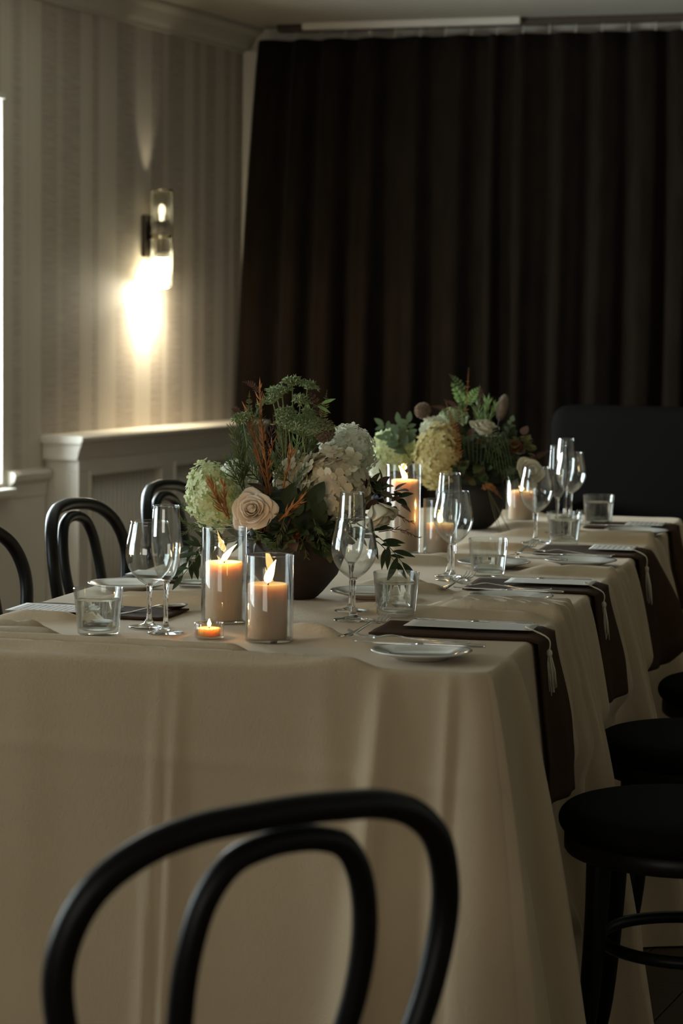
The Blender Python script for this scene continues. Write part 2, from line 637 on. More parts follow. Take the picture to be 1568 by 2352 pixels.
for i, (a, b, c, d) in enumerate(LEFT_WINDOWS):
    window(i + 1, a, b, c, d)
(a, b, c, d) = REAR_WINDOWS[0]
window(3, a, b, c, d, rear=True)


def profile_run(prof, x0, x1, name, m, kind='structure', parent=None):
    """extrude a (n, z) profile along the left wall"""
    mb = MB()
    rows = [[(x, -n, z) for (n, z) in prof] for x in (x0, x1)]
    mb.grid(rows)
    k = len(prof)
    mb.f.append(tuple(range(k)))
    mb.f.append(tuple(range(2 * k - 1, k - 1, -1)))
    return room_obj(mb, name, m, kind, parent, smooth=False)


crown = [(0, CEIL - 0.10), (0.012, CEIL - 0.10), (0.016, CEIL - 0.085), (0.03, CEIL - 0.07), (0.05, CEIL - 0.035),
         (0.072, CEIL - 0.02), (0.078, CEIL - 0.012), (0.078, CEIL), (0, CEIL)]
profile_run(crown, REAR_T, TFAR, 'trim_1', 'ceiling_paint')
rail = [(0, 0.64), (0.012, 0.645), (0.014, 0.69), (0.03, 0.705), (0.036, 0.725), (0.03, 0.735), (0, 0.742)]
profile_run(rail, -0.24, 0.02, 'trim_2', 'paint')
profile_run([(0, 0.0), (0.008, 0.0), (0.008, 0.65), (0, 0.65)], -3.6, 0.02, 'trim_3', 'paint')
profile_run([(0, 0.0), (0.018, 0.0), (0.018, 0.12), (0.010, 0.14), (0, 0.145)], REAR_T, 0.02, 'baseboard_left', 'paint')
# corner trim strip where the back wall meets the striped wall
tr = box(0.0, 0.085, -0.03, 0.0, 0, CEIL - 0.09).build('trim_4', 'paint', loc=W(TFAR - 0.005, 0.0), rot=(0, 0, -BW), smooth=False, bevel=0.004)
tr['kind'] = 'structure'

# low panelled radiator cover along the wall
CT0, CT1, CN, CZ = 0.03, TFAR - 0.10, 0.135, 0.855
cab = empty('panelled_radiator_cover', W(CT0, 0), R(90) - YW)
tag(cab, 'beige painted panelled radiator cover with beaded panels under the wall lamp', 'radiator cover')
L = CT1 - CT0


def cpart(mb, name, m='paint', **kw):
    return mb.build(name, m, cab, smooth=False, **kw)


prof = [(0, CZ - 0.026), (CN + 0.024, CZ - 0.026), (CN + 0.032, CZ - 0.018), (CN + 0.032, CZ - 0.006), (CN + 0.026, CZ), (0, CZ)]
mb = MB()
mb.grid([[(x, -n, z) for (n, z) in prof] for x in (-0.035, L)])
mb.f.append(tuple(range(6)))
mb.f.append(tuple(range(11, 5, -1)))
cpart(mb, 'top_ledge')
prof = [(0.0, CZ - 0.085), (CN + 0.002, CZ - 0.085), (CN + 0.006, CZ - 0.07), (CN + 0.010, CZ - 0.055), (CN + 0.020, CZ - 0.03), (CN + 0.020, CZ - 0.026), (0, CZ - 0.026)]
mb = MB()
mb.grid([[(x, -n, z) for (n, z) in prof] for x in (-0.02, L)])
mb.f.append(tuple(range(7)))
mb.f.append(tuple(range(13, 6, -1)))
cpart(mb, 'cove_moulding')
cpart(box(0, L, -CN + 0.040, -0.002, 0.0, CZ - 0.08), 'body')
cpart(box(0, L, -CN, -CN + 0.040, CZ - 0.130, CZ - 0.085), 'top_rail', bevel=0.002)
cpart(box(0, L, -CN, -CN + 0.040, 0.0, 0.13), 'bottom_rail', bevel=0.002)
stiles = [(0.0, 0.075), (0.66, 0.76), (1.34, L)]
for (a, b) in stiles:
    cpart(box(a, b, -CN, -CN + 0.040, 0.13, CZ - 0.130), 'stile', bevel=0.002)
bead0 = None
for (a, b) in ((0.075, 0.66), (0.76, 1.34)):
    z0, z1 = 0.13, CZ - 0.130
    fr = MB()
    fr.box(a, b, -CN - 0.006, -CN + 0.040, z1 - 0.016, z1)
    fr.box(a, b, -CN - 0.006, -CN + 0.040, z0, z0 + 0.016)
    fr.box(a, a + 0.016, -CN - 0.006, -CN + 0.040, z0 + 0.016, z1 - 0.016)
    fr.box(b - 0.016, b, -CN - 0.006, -CN + 0.040, z0 + 0.016, z1 - 0.016)
    cpart(fr, 'panel_moulding', bevel=0.003)
    x = a + 0.032
    while x < b - 0.02:
        if bead0 is None:
            mb = MB().tube([(0, 0, z0 + 0.016), (0, 0, z1 - 0.016)], 0.0100, n=8)
            bead0 = mb.build('bead', 'paint', cab)
            o = bead0
        else:
            o = bead0.copy()
            COL.objects.link(o)
        o.location = (x, -CN + 0.030, 0)
        x += 0.031

# ------------------------------------------------------------------ curtain, track
CW = 6.5
cx = W(TFAR, 0.0)
DB = Vector((math.cos(BW), -math.sin(BW), 0))      # along the back wall to the right
NB = Vector((-math.sin(BW), -math.cos(BW), 0))     # into the room
CTOP = CEIL - 0.06


def curtain_depth(x, t):
    # irregular soft folds, deeper towards the hem
    ph = x * 2 * math.pi / 0.155 + 2.2 * nz(x * 1.7, 3.1) * 1.6 + 1.3 * nz(x * 5.0, 9.0)
    amp = 0.036 * (0.55 + 0.45 * t) * (0.75 + 0.9 * (nz(x * 1.3, 5.5) + 0.3))
    return amp * math.sin(ph) + 0.012 * math.sin(ph * 2.1 + 1.0) * (0.4 + 0.6 * t)


rows = []
NX, NZ = 800, 24
for j in range(NZ + 1):
    t = j / NZ
    z = CTOP - (CTOP - 0.012) * t
    r = []
    for i in range(NX + 1):
        x = i / NX * CW
        xs = x + 0.09 - 0.14 * (t ** 0.8) * math.exp(-x / 0.35) + 0.01 * nz(x * 4, t * 2)
        d = curtain_depth(x, t) + 0.10
        p = DB * xs + NB * d
        r.append((p.x, p.y, z))
    rows.append(r)
cur = MB().grid(rows).build('curtain', 'velvet', loc=(cx.x, cx.y, 0), solid=0.003)
tag(cur, 'floor-length dark brown velvet curtain hanging in folds across the back wall', 'curtain')
trk = empty('curtain_track', (cx.x, cx.y, CEIL), -BW)
tag(trk, 'pale curtain track fixed to the ceiling above the dark curtain', 'curtain track')
box(0.18, 6.5, -0.125, -0.085, -0.03, 0.0).build('rail', 'bronze', trk, smooth=False, bevel=0.003)
box(0.30, 1.20, -0.165, -0.128, -0.028, 0.0).build('front_cover', 'paint', trk, smooth=False, bevel=0.003)
g0 = None
for i in range(58):
    if g0 is None:
        g0 = o = MB().tube([(0, 0, 0.0), (0, 0, -0.022), (0, -0.006, -0.034), (0, -0.012, -0.03)], 0.0032, n=6).build('glider', 'tape_white', trk)
    else:
        o = g0.copy()
        COL.objects.link(o)
    o.location = (0.26 + i * 0.105, -0.118, -0.028)

# ------------------------------------------------------------------ wall lamp
sl = empty('wall_sconce', W(0.81, 0, 0), R(90) - YW)
tag(sl, 'two-tube ribbed glass wall lamp lit on the striped wallpaper', 'wall lamp')
so = -0.068
box(-0.035, 0.035, -0.018, -0.0005, 1.50, 1.66).build('backplate', 'bronze', sl, smooth=False, bevel=0.004)
MB().tube([(0, -0.018, 1.575), (0, so, 1.575)], 0.012, n=12).build('arm', 'bronze', sl)
MB().lathe([(0.0, 1.515), (0.020, 1.515), (0.022, 1.52), (0.022, 1.632), (0.020, 1.637), (0.0, 1.637)], 24, (0, so, 0)).build('socket', 'bronze', sl, autosmooth=40)
for (z0, z1, nm) in ((1.570, 1.582, 'collar'), (1.748, 1.754, 'rim_ring'), (1.385, 1.391, 'rim_ring')):
    MB().lathe([(0.036, z0), (0.0405, z0), (0.0405, z1), (0.036, z1)], 36, (0, so, 0), close=True).build(nm, 'brass', sl, autosmooth=40)
rod0 = {}
for (za, zb) in ((1.582, 1.748), (1.391, 1.570)):
    for k in range(16):
        a = 2 * math.pi * k / 16
        key = (za, zb)
        if key not in rod0:
            rod0[key] = o = MB().tube([(0, 0, za), (0, 0, zb)], 0.0068, n=10).build('glass_rod', 'rod_glass', sl)
        else:
            o = rod0[key].copy()
            COL.objects.link(o)
        o.location = (0.035 * math.cos(a), so + 0.035 * math.sin(a), 0)


def bulb(z0, z1, m):
    s = 1 if z1 > z0 else -1
    h = abs(z1 - z0)
    pr = [(0.0, 0), (0.008, 0), (0.009, 0.3), (0.0125, 0.55), (0.012, 0.8), (0.007, 0.96), (0.0, 1.0)]
    return MB().lathe([(r, z0 + s * h * q) for (r, q) in pr], 20, (0, so, 0)).build('bulb', m, sl)


bulb(1.637, 1.70, 'bulb_dim')
MB().lathe([(0.0, 1.394), (0.025, 1.394), (0.027, 1.397), (0.027, 1.492), (0.025, 1.496), (0.0, 1.496)], 28, (0, so, 0)).build('frosted_bulb', 'bulb_hot', sl, autosmooth=40)


def lamp_light(name, kind, loc, energy, color, radius, direction=None, angle=None, blend=0.5, parent=None):
    d = bpy.data.lights.new(name, kind)
    d.energy = energy
    d.color = color
    d.shadow_soft_size = radius
    if kind == 'SPOT':
        d.spot_size = R(angle)
        d.spot_blend = blend
    o = bpy.data.objects.new(name, d)
    COL.objects.link(o)
    if parent:
        o.parent = parent
    o.location = loc
    if direction:
        o.rotation_euler = Vector(direction).to_track_quat('-Z', 'Y').to_euler()
    return o


WARM = (1.0, 0.89, 0.66)
lamp_light('sconce_light_down', 'POINT', (0, so + 0.012, 1.384), 13, WARM, 0.012, parent=sl)
lamp_light('sconce_light_beam', 'SPOT', (0, so, 1.386), 24, WARM, 0.02, (0, 0.16, -1), 140, 1.0, sl)
lamp_light('sconce_light_up', 'SPOT', (0, so, 1.70), 2.2, WARM, 0.010, (0, 0.16, 1), 42, 0.9, sl)

# ------------------------------------------------------------------ sofa in the dark corner
so_ = empty('sofa', (0.74, 8.15, 0), -BW)
tag(so_, 'high-backed black sofa in the dark corner before the curtain', 'sofa')


def soft_box(x0, x1, y0, y1, z0, z1, name, m='sofa_fabric', bev=0.04):
    o = box(x0, x1, y0, y1, z0, z1).build(name, m, so_, smooth=True)
    b = o.modifiers.new('bevel', 'BEVEL')
    b.width = bev
    b.segments = 4
    return o


soft_box(-0.05, 2.0, 0.0, 0.20, 0.12, 0.99, 'backrest', bev=0.06)
soft_box(0.12, 1.85, -0.55, 0.02, 0.12, 0.44, 'seat_base')
soft_box(0.13, 0.98, -0.57, 0.0, 0.40, 0.52, 'seat_cushion')
soft_box(0.99, 1.84, -0.57, 0.0, 0.40, 0.52, 'seat_cushion')
soft_box(-0.05, 0.13, -0.58, 0.02, 0.12, 0.68, 'armrest')
soft_box(1.84, 2.02, -0.58, 0.02, 0.12, 0.68, 'armrest')
for x in (0.03, 1.94):
    for y in (-0.5, 0.12):
        MB().tube([(x, y, 0.0), (x, y, 0.14)], [0.018, 0.026], n=10).build('leg', 'black_wood', so_)


# ------------------------------------------------------------------ table and cloth
tbl = empty('banquet_table', T(U0, V0, 0), -YT)
tag(tbl, 'long banquet table hidden under the beige floor-length cloth', 'table')
TL, TW = U1 - U0, V1 - V0
box(0.02, TW - 0.02, 0.02, TL - 0.02, TZ - 0.035, TZ - 0.010).build('tabletop', 'floor_wood', tbl, smooth=False, bevel=0.004)
for x in (0.25, TW - 0.25):
    for y in (0.12, TL / 2, TL - 0.12):
        MB().tube([(x, y, 0), (x, y, TZ - 0.035)], 0.02, n=12).build('leg', 'black_wood', tbl)

# cloth folds lying on the top, as ridges: (u, v, du, dv half-lengths, angle, height, width)
RIDGES = [  # u at v_mid, v range, slope du/dv, height, width
    (3.540, (-1.53, -0.98), -0.03, 0.012, 0.012),
    (3.500, (-1.53, -0.78), -0.05, 0.009, 0.007),
    (3.590, (-1.53, -1.30), 0.06, 0.014, 0.014),
    (3.640, (-1.53, -1.345), 0.22, 0.016, 0.013),
    (3.865, (-1.50, -1.375), 0.10, 0.010, 0.014),
    (4.115, (-1.40, -1.17), 0.05, 0.011, 0.016),
    (4.185, (-1.42, -1.22), -0.04, 0.010, 0.014),
    (4.25, (-1.38, -1.20), 0.02, 0.009, 0.012),
    (3.700, (-0.93, -0.80), -0.25, 0.006, 0.030),
    (3.830, (-1.00, -0.905), -0.55, 0.010, 0.020),
    (4.175, (-0.80, -0.58), -0.24, 0.016, 0.013),
    (4.225, (-0.82, -0.58), -0.16, 0.014, 0.011),
    (4.265, (-0.80, -0.58), -0.06, 0.014, 0.010),
    (4.30, (-0.76, -0.58), 0.03, 0.012, 0.009),
    (4.145, (-0.97, -0.62), -0.20, 0.009, 0.026),
    (4.50, (-1.00, -0.86), 0.06, 0.010, 0.014),
    (4.60, (-1.02, -0.92), 0.0, 0.010, 0.016),
    (4.905, (-0.76, -0.58), -0.05, 0.011, 0.014),
    (4.945, (-0.72, -0.58), 0.05, 0.010, 0.012),
    (5.02, (-1.12, -0.95), 0.02, 0.012, 0.018),
    (5.10, (-1.02, -0.82), 0.0, 0.010, 0.022),
    (5.40, (-1.00, -0.84), 0.0, 0.010, 0.022),
    (5.655, (-0.78, -0.58), -0.05, 0.014, 0.014),
    (5.71, (-0.76, -0.58), 0.05, 0.014, 0.013),
    (5.76, (-0.95, -0.60), -0.02, 0.010, 0.018),
    (6.00, (-1.0, -0.84), 0.02, 0.010, 0.025),
    (6.36, (-1.30, -0.95), 0.02, 0.008, 0.03),
    (4.72, (-1.45, -1.20), 0.02, 0.010, 0.02),
    (4.88, (-1.45, -1.20), 0.02, 0.010, 0.02),
]


def top_h(u, v):
    h = 0.0012 * (nz(u * 3.1, v * 5.0) + 0.5 * nz(u * 9, v * 11))
    for (ru, (va, vb), s, ht, wd) in RIDGES:
        c = ru + s * (v - (va + vb) / 2) + 0.006 * nz(v * 9, ru * 7)
        k = (u - c) / wd
        if abs(k) < 3:
            g = math.exp(-k * k) * sstep(va - 0.05, va + 0.04, v) * (1 - sstep(vb - 0.03, vb + 0.03, v) * (0 if vb > -0.6 else 1))
            h += 1.8 * ht * g
    return max(h, -0.001)


PER = 2 * (TL + TW)
# skirt folds: (s, amplitude at hem, width top, width hem, sway) ; s runs near edge left->right, then right side going away, far edge, left side
CN_R = TW
FOLDS = [
    (0.455, 0.014, 0.008, 0.012, -0.02), (0.428, 0.010, 0.006, 0.012, -0.03), (0.68, 0.010, 0.02, 0.06, 0.05),
    (0.06, 0.03, 0.03, 0.06, 0.0), (0.21, 0.006, 0.03, 0.08, 0.0),
    (CN_R - 0.155, 0.050, 0.014, 0.034, -0.05), (CN_R - 0.055, 0.030, 0.012, 0.028, -0.02),
    (CN_R - 0.005, 0.075, 0.022, 0.055, 0.0),
    (CN_R + 0.16, 0.060, 0.02, 0.05, 0.02),
    (CN_R + 0.60, 0.045, 0.010, 0.026, -0.06), (CN_R + 0.665, 0.070, 0.010, 0.030, -0.05), (CN_R + 0.730, 0.080, 0.010, 0.030, -0.01), (CN_R + 0.785, 0.070, 0.009, 0.028, 0.02),
    (CN_R + 0.835, 0.050, 0.009, 0.026, 0.05), (CN_R + 0.93, 0.035, 0.012, 0.03, 0.03),
    (CN_R + 1.02, 0.04, 0.02, 0.04, 0.0), (CN_R + 1.33, 0.055, 0.014, 0.035, -0.03), (CN_R + 1.42, 0.080, 0.012, 0.035, 0.0), (CN_R + 1.49, 0.075, 0.012, 0.032, 0.02), (CN_R + 1.60, 0.05, 0.014, 0.035, 0.02),
    (CN_R + 1.75, 0.05, 0.02, 0.05, 0.0), (CN_R + 2.02, 0.08, 0.02, 0.05, 0.0), (CN_R + 2.15, 0.07, 0.02, 0.05, 0.0), (CN_R + 2.30, 0.07, 0.02, 0.05, 0.0),
    (CN_R + 2.6, 0.06, 0.02, 0.05, 0.0), (CN_R + 2.85, 0.09, 0.03, 0.06, 0.0),
]
DROP = TZ - 0.004


def skirt_off(s, t):
    """outward offset of the hanging cloth at perimeter position s and drop fraction t"""
    base = 0.004 + 0.05 * t * sstep(CN_R - 0.25, CN_R + 0.1, s) + 0.03 * t
    d = base + 0.006 * t * nz(s * 6, t * 2.0)
    for (fs, am, w0, w1, sw) in FOLDS:
        c = fs + sw * t
        wd = w0 + (w1 - w0) * t
        k = (s - c) / wd
        if abs(k) < 3.2:
            d += am * (1.25 if s > CN_R else 1.0) * (t ** (0.5 if s > CN_R else 0.6)) * math.exp(-k * k)
    if s > CN_R + 2.95:
        d += 0.02 * t * math.sin(s * 30) + 0.03 * t
    # ironed-in cross crease on the front, and room for the chairs pushed in at the sides
    if s < CN_R:
        d += 0.0028 * math.exp(-((t - 0.175 - 0.05 * s) / 0.011) ** 2)
    d = max(d, 0.004)
    if CN_R < s < CN_R + TL:
        u = U0 + s - CN_R
        for cu in (3.92, 4.63, 5.36):
            k = (1 - sstep(0.16, 0.25, abs(u - cu))) * sstep(0.27, 0.38, t) * (1 - 0.6 * sstep(0.5, 0.7, t))
            d = d * (1 - k) + min(d, 0.016) * k
    elif s > 2 * TW + TL:
        u = U1 - (s - 2 * TW - TL)
        for cu in (4.47, 5.12, 5.79):
            k = (1 - sstep(0.20, 0.30, abs(u - cu))) * sstep(0.10, 0.33, t)
            d = d * (1 - k) - 0.165 * k
    return d


def lines(a, b, fine, coarse, edge):
    out, x = [], a
    while x < b - 1e-6:
        out.append(x)
        x += fine if (x - a < edge or b - x < edge + coarse) else coarse
    out.append(b)
    return out


us = lines(U0, U1, 0.004, 0.010, 0.09)
vs_ = lines(V0, V1, 0.004, 0.010, 0.06)
RC = 0.035


def round_corner(u, v):
    """pull the grid's corners in to a rounded rectangle"""
    cu, cv = min(max(u, U0 + RC), U1 - RC), min(max(v, V0 + RC), V1 - RC)
    du, dv = u - cu, v - cv
    if du and dv:
        m = max(abs(du), abs(dv))
        l = math.hypot(du, dv)
        du, dv = du * m / l, dv * m / l
    return cu + du, cv + dv


def edge_dir(u, v):
    cu, cv = min(max(u, U0 + RC), U1 - RC), min(max(v, V0 + RC), V1 - RC)
    d = Vector((u - cu, v - cv))
    return d.normalized() if d.length > 1e-7 else Vector((0, 0))


cm = MB()
nu, nv = len(us), len(vs_)
idx = {}
FIL = 0.010
for i, u in enumerate(us):
    for j, v in enumerate(vs_):
        a, b = round_corner(u, v)
        p = T(a, b, TZ + top_h(u, v))
        idx[i, j] = len(cm.v)
        cm.v.append(tuple(p))
for i in range(nu - 1):
    for j in range(nv - 1):
        cm.f.append((idx[i, j], idx[i, j + 1], idx[i + 1, j + 1], idx[i + 1, j]))
loop = [(0, j) for j in range(nv)] + [(i, nv - 1) for i in range(1, nu)] + [(nu - 1, j) for j in range(nv - 2, -1, -1)] + [(i, 0) for i in range(nu - 2, 0, -1)]
ring = [idx[q] for q in loop]
info = []
for (i, j) in loop:
    u, v = us[i], vs_[j]
    a, b = round_corner(u, v)
    e = edge_dir(a, b)
    if i == 0 and j < nv - 1:
        s = v - V0
    elif j == nv - 1 and i < nu - 1:
        s = TW + (u - U0)
    elif i == nu - 1:
        s = TW + TL + (V1 - v)
    else:
        s = TW + TL + TW + (U1 - u)
    info.append((a, b, e, s, top_h(u, v)))
ROWS = 64
drops = [0.0015, 0.005, 0.010] + [0.010 + (DROP - 0.010) * (k / ROWS) for k in range(1, ROWS + 1)]
for q, dz in enumerate(drops):
    t = dz / DROP
    new = []
    for (a, b, e, s, h) in info:
        if dz <= 0.010:
            k = dz / 0.010
            o_ = 0.010 * math.sin(math.acos(1 - k)) * 0.8
            o_ = o_ + max(0, skirt_off(s, t) - 0.004)
        else:
            o_ = 0.008 + skirt_off(s, t) - 0.004
        z = TZ - dz + h * max(0, 1 - dz / 0.05)
        p = T(a + e.x * o_, b + e.y * o_, max(z, 0.003))
        new.append(len(cm.v))
        cm.v.append(tuple(p))
    n = len(ring)
    for k in range(n):
        k2 = (k + 1) % n
        cm.f.append((ring[k], new[k], new[k2], ring[k2]))
    ring = new
cloth = cm.build('tablecloth', 'linen')
tag(cloth, 'beige linen tablecloth draped over the long table down to the floor', 'tablecloth')


def on_cloth(u, v, r=0.03):
    """height of the highest cloth point under a footprint"""
    return TZ + max(top_h(u + r * math.cos(a) * k, v + r * math.sin(a) * k) for k in (0, 0.5, 1.0) for a in (0, 1.05, 2.1, 3.14, 4.2, 5.25)) + 0.0006


# ------------------------------------------------------------------ napkins, menus
def napkin(uc, wid, v_in, hang, label, v_dir=1, skew=0.0):
    """long folded napkin lying across the table edge; v_dir +1 over the right edge, 0 lies flat"""
    mb = MB()
    nw_ = 11
    vin = v_in
    rows = []
    n1 = 26
    edge = V1 if v_dir > 0 else None
    for k in range(n1 + 1):
        v = vin + ((V1 if v_dir > 0 else hang) - vin) * k / n1
        row = []
        for j in range(nw_):
            q = j / (nw_ - 1) - 0.5
            u = uc + wid * q + skew * (v - vin)
            zz = TZ + max(top_h(u, v), top_h(u + 0.008, v), top_h(u - 0.008, v)) + 0.0035 + 0.0012 * nz(u * 30, v * 20)
            row.append(T(u, v, zz))
        rows.append(row)
    if v_dir > 0:
        sk = skew * (V1 - vin)
        for k in range(1, 31):
            dz = hang * (k / 30) ** 1.15
            row = []
            for j in range(nw_):
                q = j / (nw_ - 1) - 0.5
                t = dz / DROP
                narrow = 1 - 0.12 * sstep(0.0, hang, dz)
                u = uc + sk + wid * q * narrow
                s = TW + (u - U0)
                off = max(skirt_off(s + e_, t) for e_ in (-0.02, -0.01, 0, 0.01, 0.02))
                if dz < 0.012:
                    off = off + 0.004 * min(1, dz / 0.006)
                else:
                    off += 0.004
                off = max(off, 0.012 + 0.075 * dz)
                off += 0.024 * (q + 0.5) * sstep(0.0, 0.16, dz)
                off += 0.007 + 0.004 * math.sin(q * 9 + uc * 5) * sstep(0, 0.2, dz)
                row.append(T(u, V1 + off, TZ + 0.0035 - dz + 0.006 * (q * q) * (k == 30)))
            rows.append(row)
    mb.grid(rows)
    o = mb.build('napkin', 'brown_linen', solid=0.003)
    tag(o, label, 'napkin', 'dark brown napkins')
    return o


def menu(uc, v0, v1, wid, label, tassel_end=None, print_=False, lift=0.0078):
    o = empty('menu_card', T(uc, (v0 + v1) / 2, 0), -YT)
    tag(o, label, 'menu', 'menu cards on napkins')
    mb = MB()
    rows = []
    nq, nk = 8, 14
    for k in range(nk + 1):
        v = v0 + (v1 - v0) * k / nk
        row = []
        for j in range(nq + 1):
            u = uc + wid * (j / nq - 0.5)
            z = TZ + max(top_h(u, v), top_h(u, v + 0.02), top_h(u, v - 0.02)) + lift + 0.003
            row.append((v - (v0 + v1) / 2, u - uc, z))
        rows.append(row)
    mb.grid(rows)
    mb.build('paper', 'menu_print' if print_ else 'menu_plain', o, solid=0.0006)
    if tassel_end is not None:
        hang = tassel_end
        x0 = v1 - (v0 + v1) / 2
        xe = V1 - (v0 + v1) / 2
        y0 = -wid * 0.30

        def offx(dz, yy):
            s = TW + (uc + yy - U0)
            return xe + max(skirt_off(s + e_, dz / DROP) for e_ in (-0.03, -0.015, 0, 0.015, 0.03)) + 0.020
        cord = [(x0 - 0.012, y0 + 0.004, TZ + lift + 0.006), (xe - 0.01, y0 - 0.008, TZ + lift + 0.006), (offx(0.01, y0), y0 - 0.012, TZ - 0.002),
                (offx(hang * 0.35, y0), y0 - 0.015, TZ - hang * 0.30)]
        MB().tube(spline(cord, 5), 0.0014, n=6).build('tassel_cord', 'tassel', o)
        zk = TZ - hang * 0.30
        xk = offx(hang * 0.35, y0)
        MB().lathe([(0.0, 0.008), (0.0045, 0.004), (0.0055, 0), (0.0045, -0.005), (0.0, -0.008)], 10, (xk, y0 - 0.015, zk)).build('tassel_knot', 'tassel', o)
        tm = MB()
        for q in range(26):
            a = random.uniform(0, 6.283)
            r = random.uniform(0.001, 0.013)
            e = (offx(hang, y0) + r * math.cos(a) * 0.6, y0 - 0.015 + 1.3 * r * math.sin(a), TZ - hang - random.uniform(-0.008, 0.01))
            tm.tube([(xk + 0.002 * math.cos(a), y0 - 0.015 + 0.002 * math.sin(a), zk), ((xk + e[0]) / 2 + 0.3 * r * math.cos(a), (y0 - 0.015 + e[1]) / 2 + 0.3 * r * math.sin(a), (zk + e[2]) / 2), e], 0.0011, n=4)
        tm.build('tassel_fringe', 'tassel', o)
    return o


napkin(3.925, 0.17, -0.86, 0.272, 'dark brown napkin over the table edge at the nearest right-hand place')
napkin(4.640, 0.19, -0.835, 0.215, 'dark brown napkin over the edge at the second place from the near corner', skew=0.0)
napkin(5.400, 0.21, -0.815, 0.26, 'dark brown napkin over the edge at the third place from the near corner')
napkin(6.110, 0.19, -0.80, 0.20, 'dark brown napkin lying behind the farthest water tumbler')
napkin(3.985, 0.16, -1.515, -1.235, 'dark brown napkin under the printed menu at the near left corner', v_dir=0)
napkin(4.545, 0.15, -1.515, -1.27, 'dark brown napkin under the menu at the second left-hand place', v_dir=0)
menu(3.945, -0.815, -0.600, 0.085, 'cream menu with tassel at the nearest right-hand place', 0.085)
menu(4.655, -0.765, -0.575 + -0.02, 0.085, 'cream menu with tassel on the second brown napkin from the near corner', 0.085)
menu(5.415, -0.700, -0.600, 0.105, 'cream menu with tassel on the third brown napkin from the near corner', 0.10, True)
menu(6.100, -0.70, -0.605, 0.10, 'cream menu at the far end of the right-hand edge', None, True)
menu(3.95, -1.515, -1.335, 0.105, 'printed menu lying at the near left corner beside the full tumbler', None, True)
menu(4.56, -1.505, -1.33, 0.085, 'cream menu behind the wine glass on the left, second place', None)


# ------------------------------------------------------------------ tableware
def put(o, u, v, rz=0.0, r=0.03, dz=0.0):
    z = on_cloth(u, v, r) + dz
    o.location = T(u, v, z)
    o.rotation_euler = (0, 0, -YT + rz)
    return o


def make_wine():
    o = empty('wine_glass')
    t = 0.0011
    outer = [(0.0045, 0.070), (0.010, 0.074), (0.022, 0.083), (0.033, 0.097), (0.0388, 0.113), (0.0395, 0.126), (0.0375, 0.142), (0.034, 0.158), (0.0308, 0.176)]
    osp = [(p.x, p.z) for p in spline([(r, 0, z) for r, z in outer], 4)]
    isp = [(max(r - t, 0.0), z + (0.0022 if r < 0.02 else 0.0004)) for r, z in osp]
    isp[0] = (0.0, 0.0745)
    re_, rz_ = osp[-1]
    prof = osp + [(re_ + 0.0004, rz_ + 0.0006), (re_ + 0.0003, rz_ + 0.0014), (re_ - t / 2, rz_ + 0.0018), (re_ - t - 0.0003, rz_ + 0.0012)] + isp[::-1]
    MB().lathe(prof, 48).build('bowl', 'glass_thin', o)
    st = [(0.0, 0.0), (0.034, 0.0), (0.0345, 0.0008), (0.033, 0.0018), (0.020, 0.0032), (0.009, 0.0070), (0.0052, 0.014), (0.0040, 0.024), (0.0036, 0.040), (0.0038, 0.058), (0.0048, 0.068), (0.0062, 0.0735), (0.0, 0.0735)]
    MB().lathe(st, 36).build('stem', 'glass_solid', o)
    return o


def make_flute():
    o = empty('champagne_flute')
    t = 0.0011
    outer = [(0.004, 0.082), (0.009, 0.087), (0.0165, 0.100), (0.0215, 0.120), (0.0238, 0.142), (0.0238, 0.165), (0.0226, 0.188), (0.0212, 0.208)]
    osp = [(p.x, p.z) for p in spline([(r, 0, z) for r, z in outer], 4)]
    isp = [(max(r - t, 0.0), z + (0.002 if r < 0.012 else 0.0004)) for r, z in osp]
    isp[0] = (0.0, 0.088)
    re_, rz_ = osp[-1]
    prof = osp + [(re_ + 0.0004, rz_ + 0.0006), (re_ + 0.0003, rz_ + 0.0014), (re_ - t / 2, rz_ + 0.0018), (re_ - t - 0.0003, rz_ + 0.0012)] + isp[::-1]
    MB().lathe(prof, 40).build('bowl', 'glass_thin', o)
    st = [(0.0, 0.0), (0.029, 0.0), (0.0295, 0.0008), (0.028, 0.0018), (0.016, 0.0034), (0.008, 0.0070), (0.0048, 0.014), (0.0038, 0.026), (0.0036, 0.050), (0.0040, 0.070), (0.0052, 0.080), (0.0066, 0.086), (0.0, 0.086)]
    MB().lathe(st, 32).build('stem', 'glass_solid', o)
    return o


def make_tumbler(fill=0.72):
    o = empty('water_tumbler')
    H, rb, rt, t = 0.076, 0.0335, 0.0405, 0.0022
    prof = [(0.0, 0.0), (rb - 0.003, 0.0), (rb, 0.003), (rt, H - 0.001), (rt - t / 2, H), (rt - t, H - 0.001), (rb - t + 0.0006, 0.010), (rb - t - 0.004, 0.0075), (0.0, 0.007)]
    MB().lathe(prof, 56).build('glass', 'glass_thin', o, autosmooth=50)
    zt = 0.0085 + (H - 0.0085) * fill
    ri = lambda z: rb - t + 0.0006 + (rt - rb) * (z - 0.010) / (H - 0.011) - 0.0004
    mb = MB()
    pr = [(0.0, 0.0078), (rb - t - 0.004, 0.0085), (ri(0.011), 0.011)] + [(ri(z), z) for z in (0.02, 0.03, 0.04) if z < zt - 0.004] + [(ri(zt), zt), (ri(zt) - 0.002, zt - 0.0008), (0.0, zt - 0.001)]
    mb.lathe(pr, 48)
    mb.build('water', 'water', o, autosmooth=50)
    return o


wine0, flute0 = make_wine(), make_flute()
used = {}


def place(proto, u, v, label, cat, group, rz=0.0, r=0.03, dz=0.0):
    o = proto if proto.name not in used else copy_tree(proto)
    used[proto.name] = 1
    put(o, u, v, rz, r, dz)
    tag(o, label, cat, group)
    return o


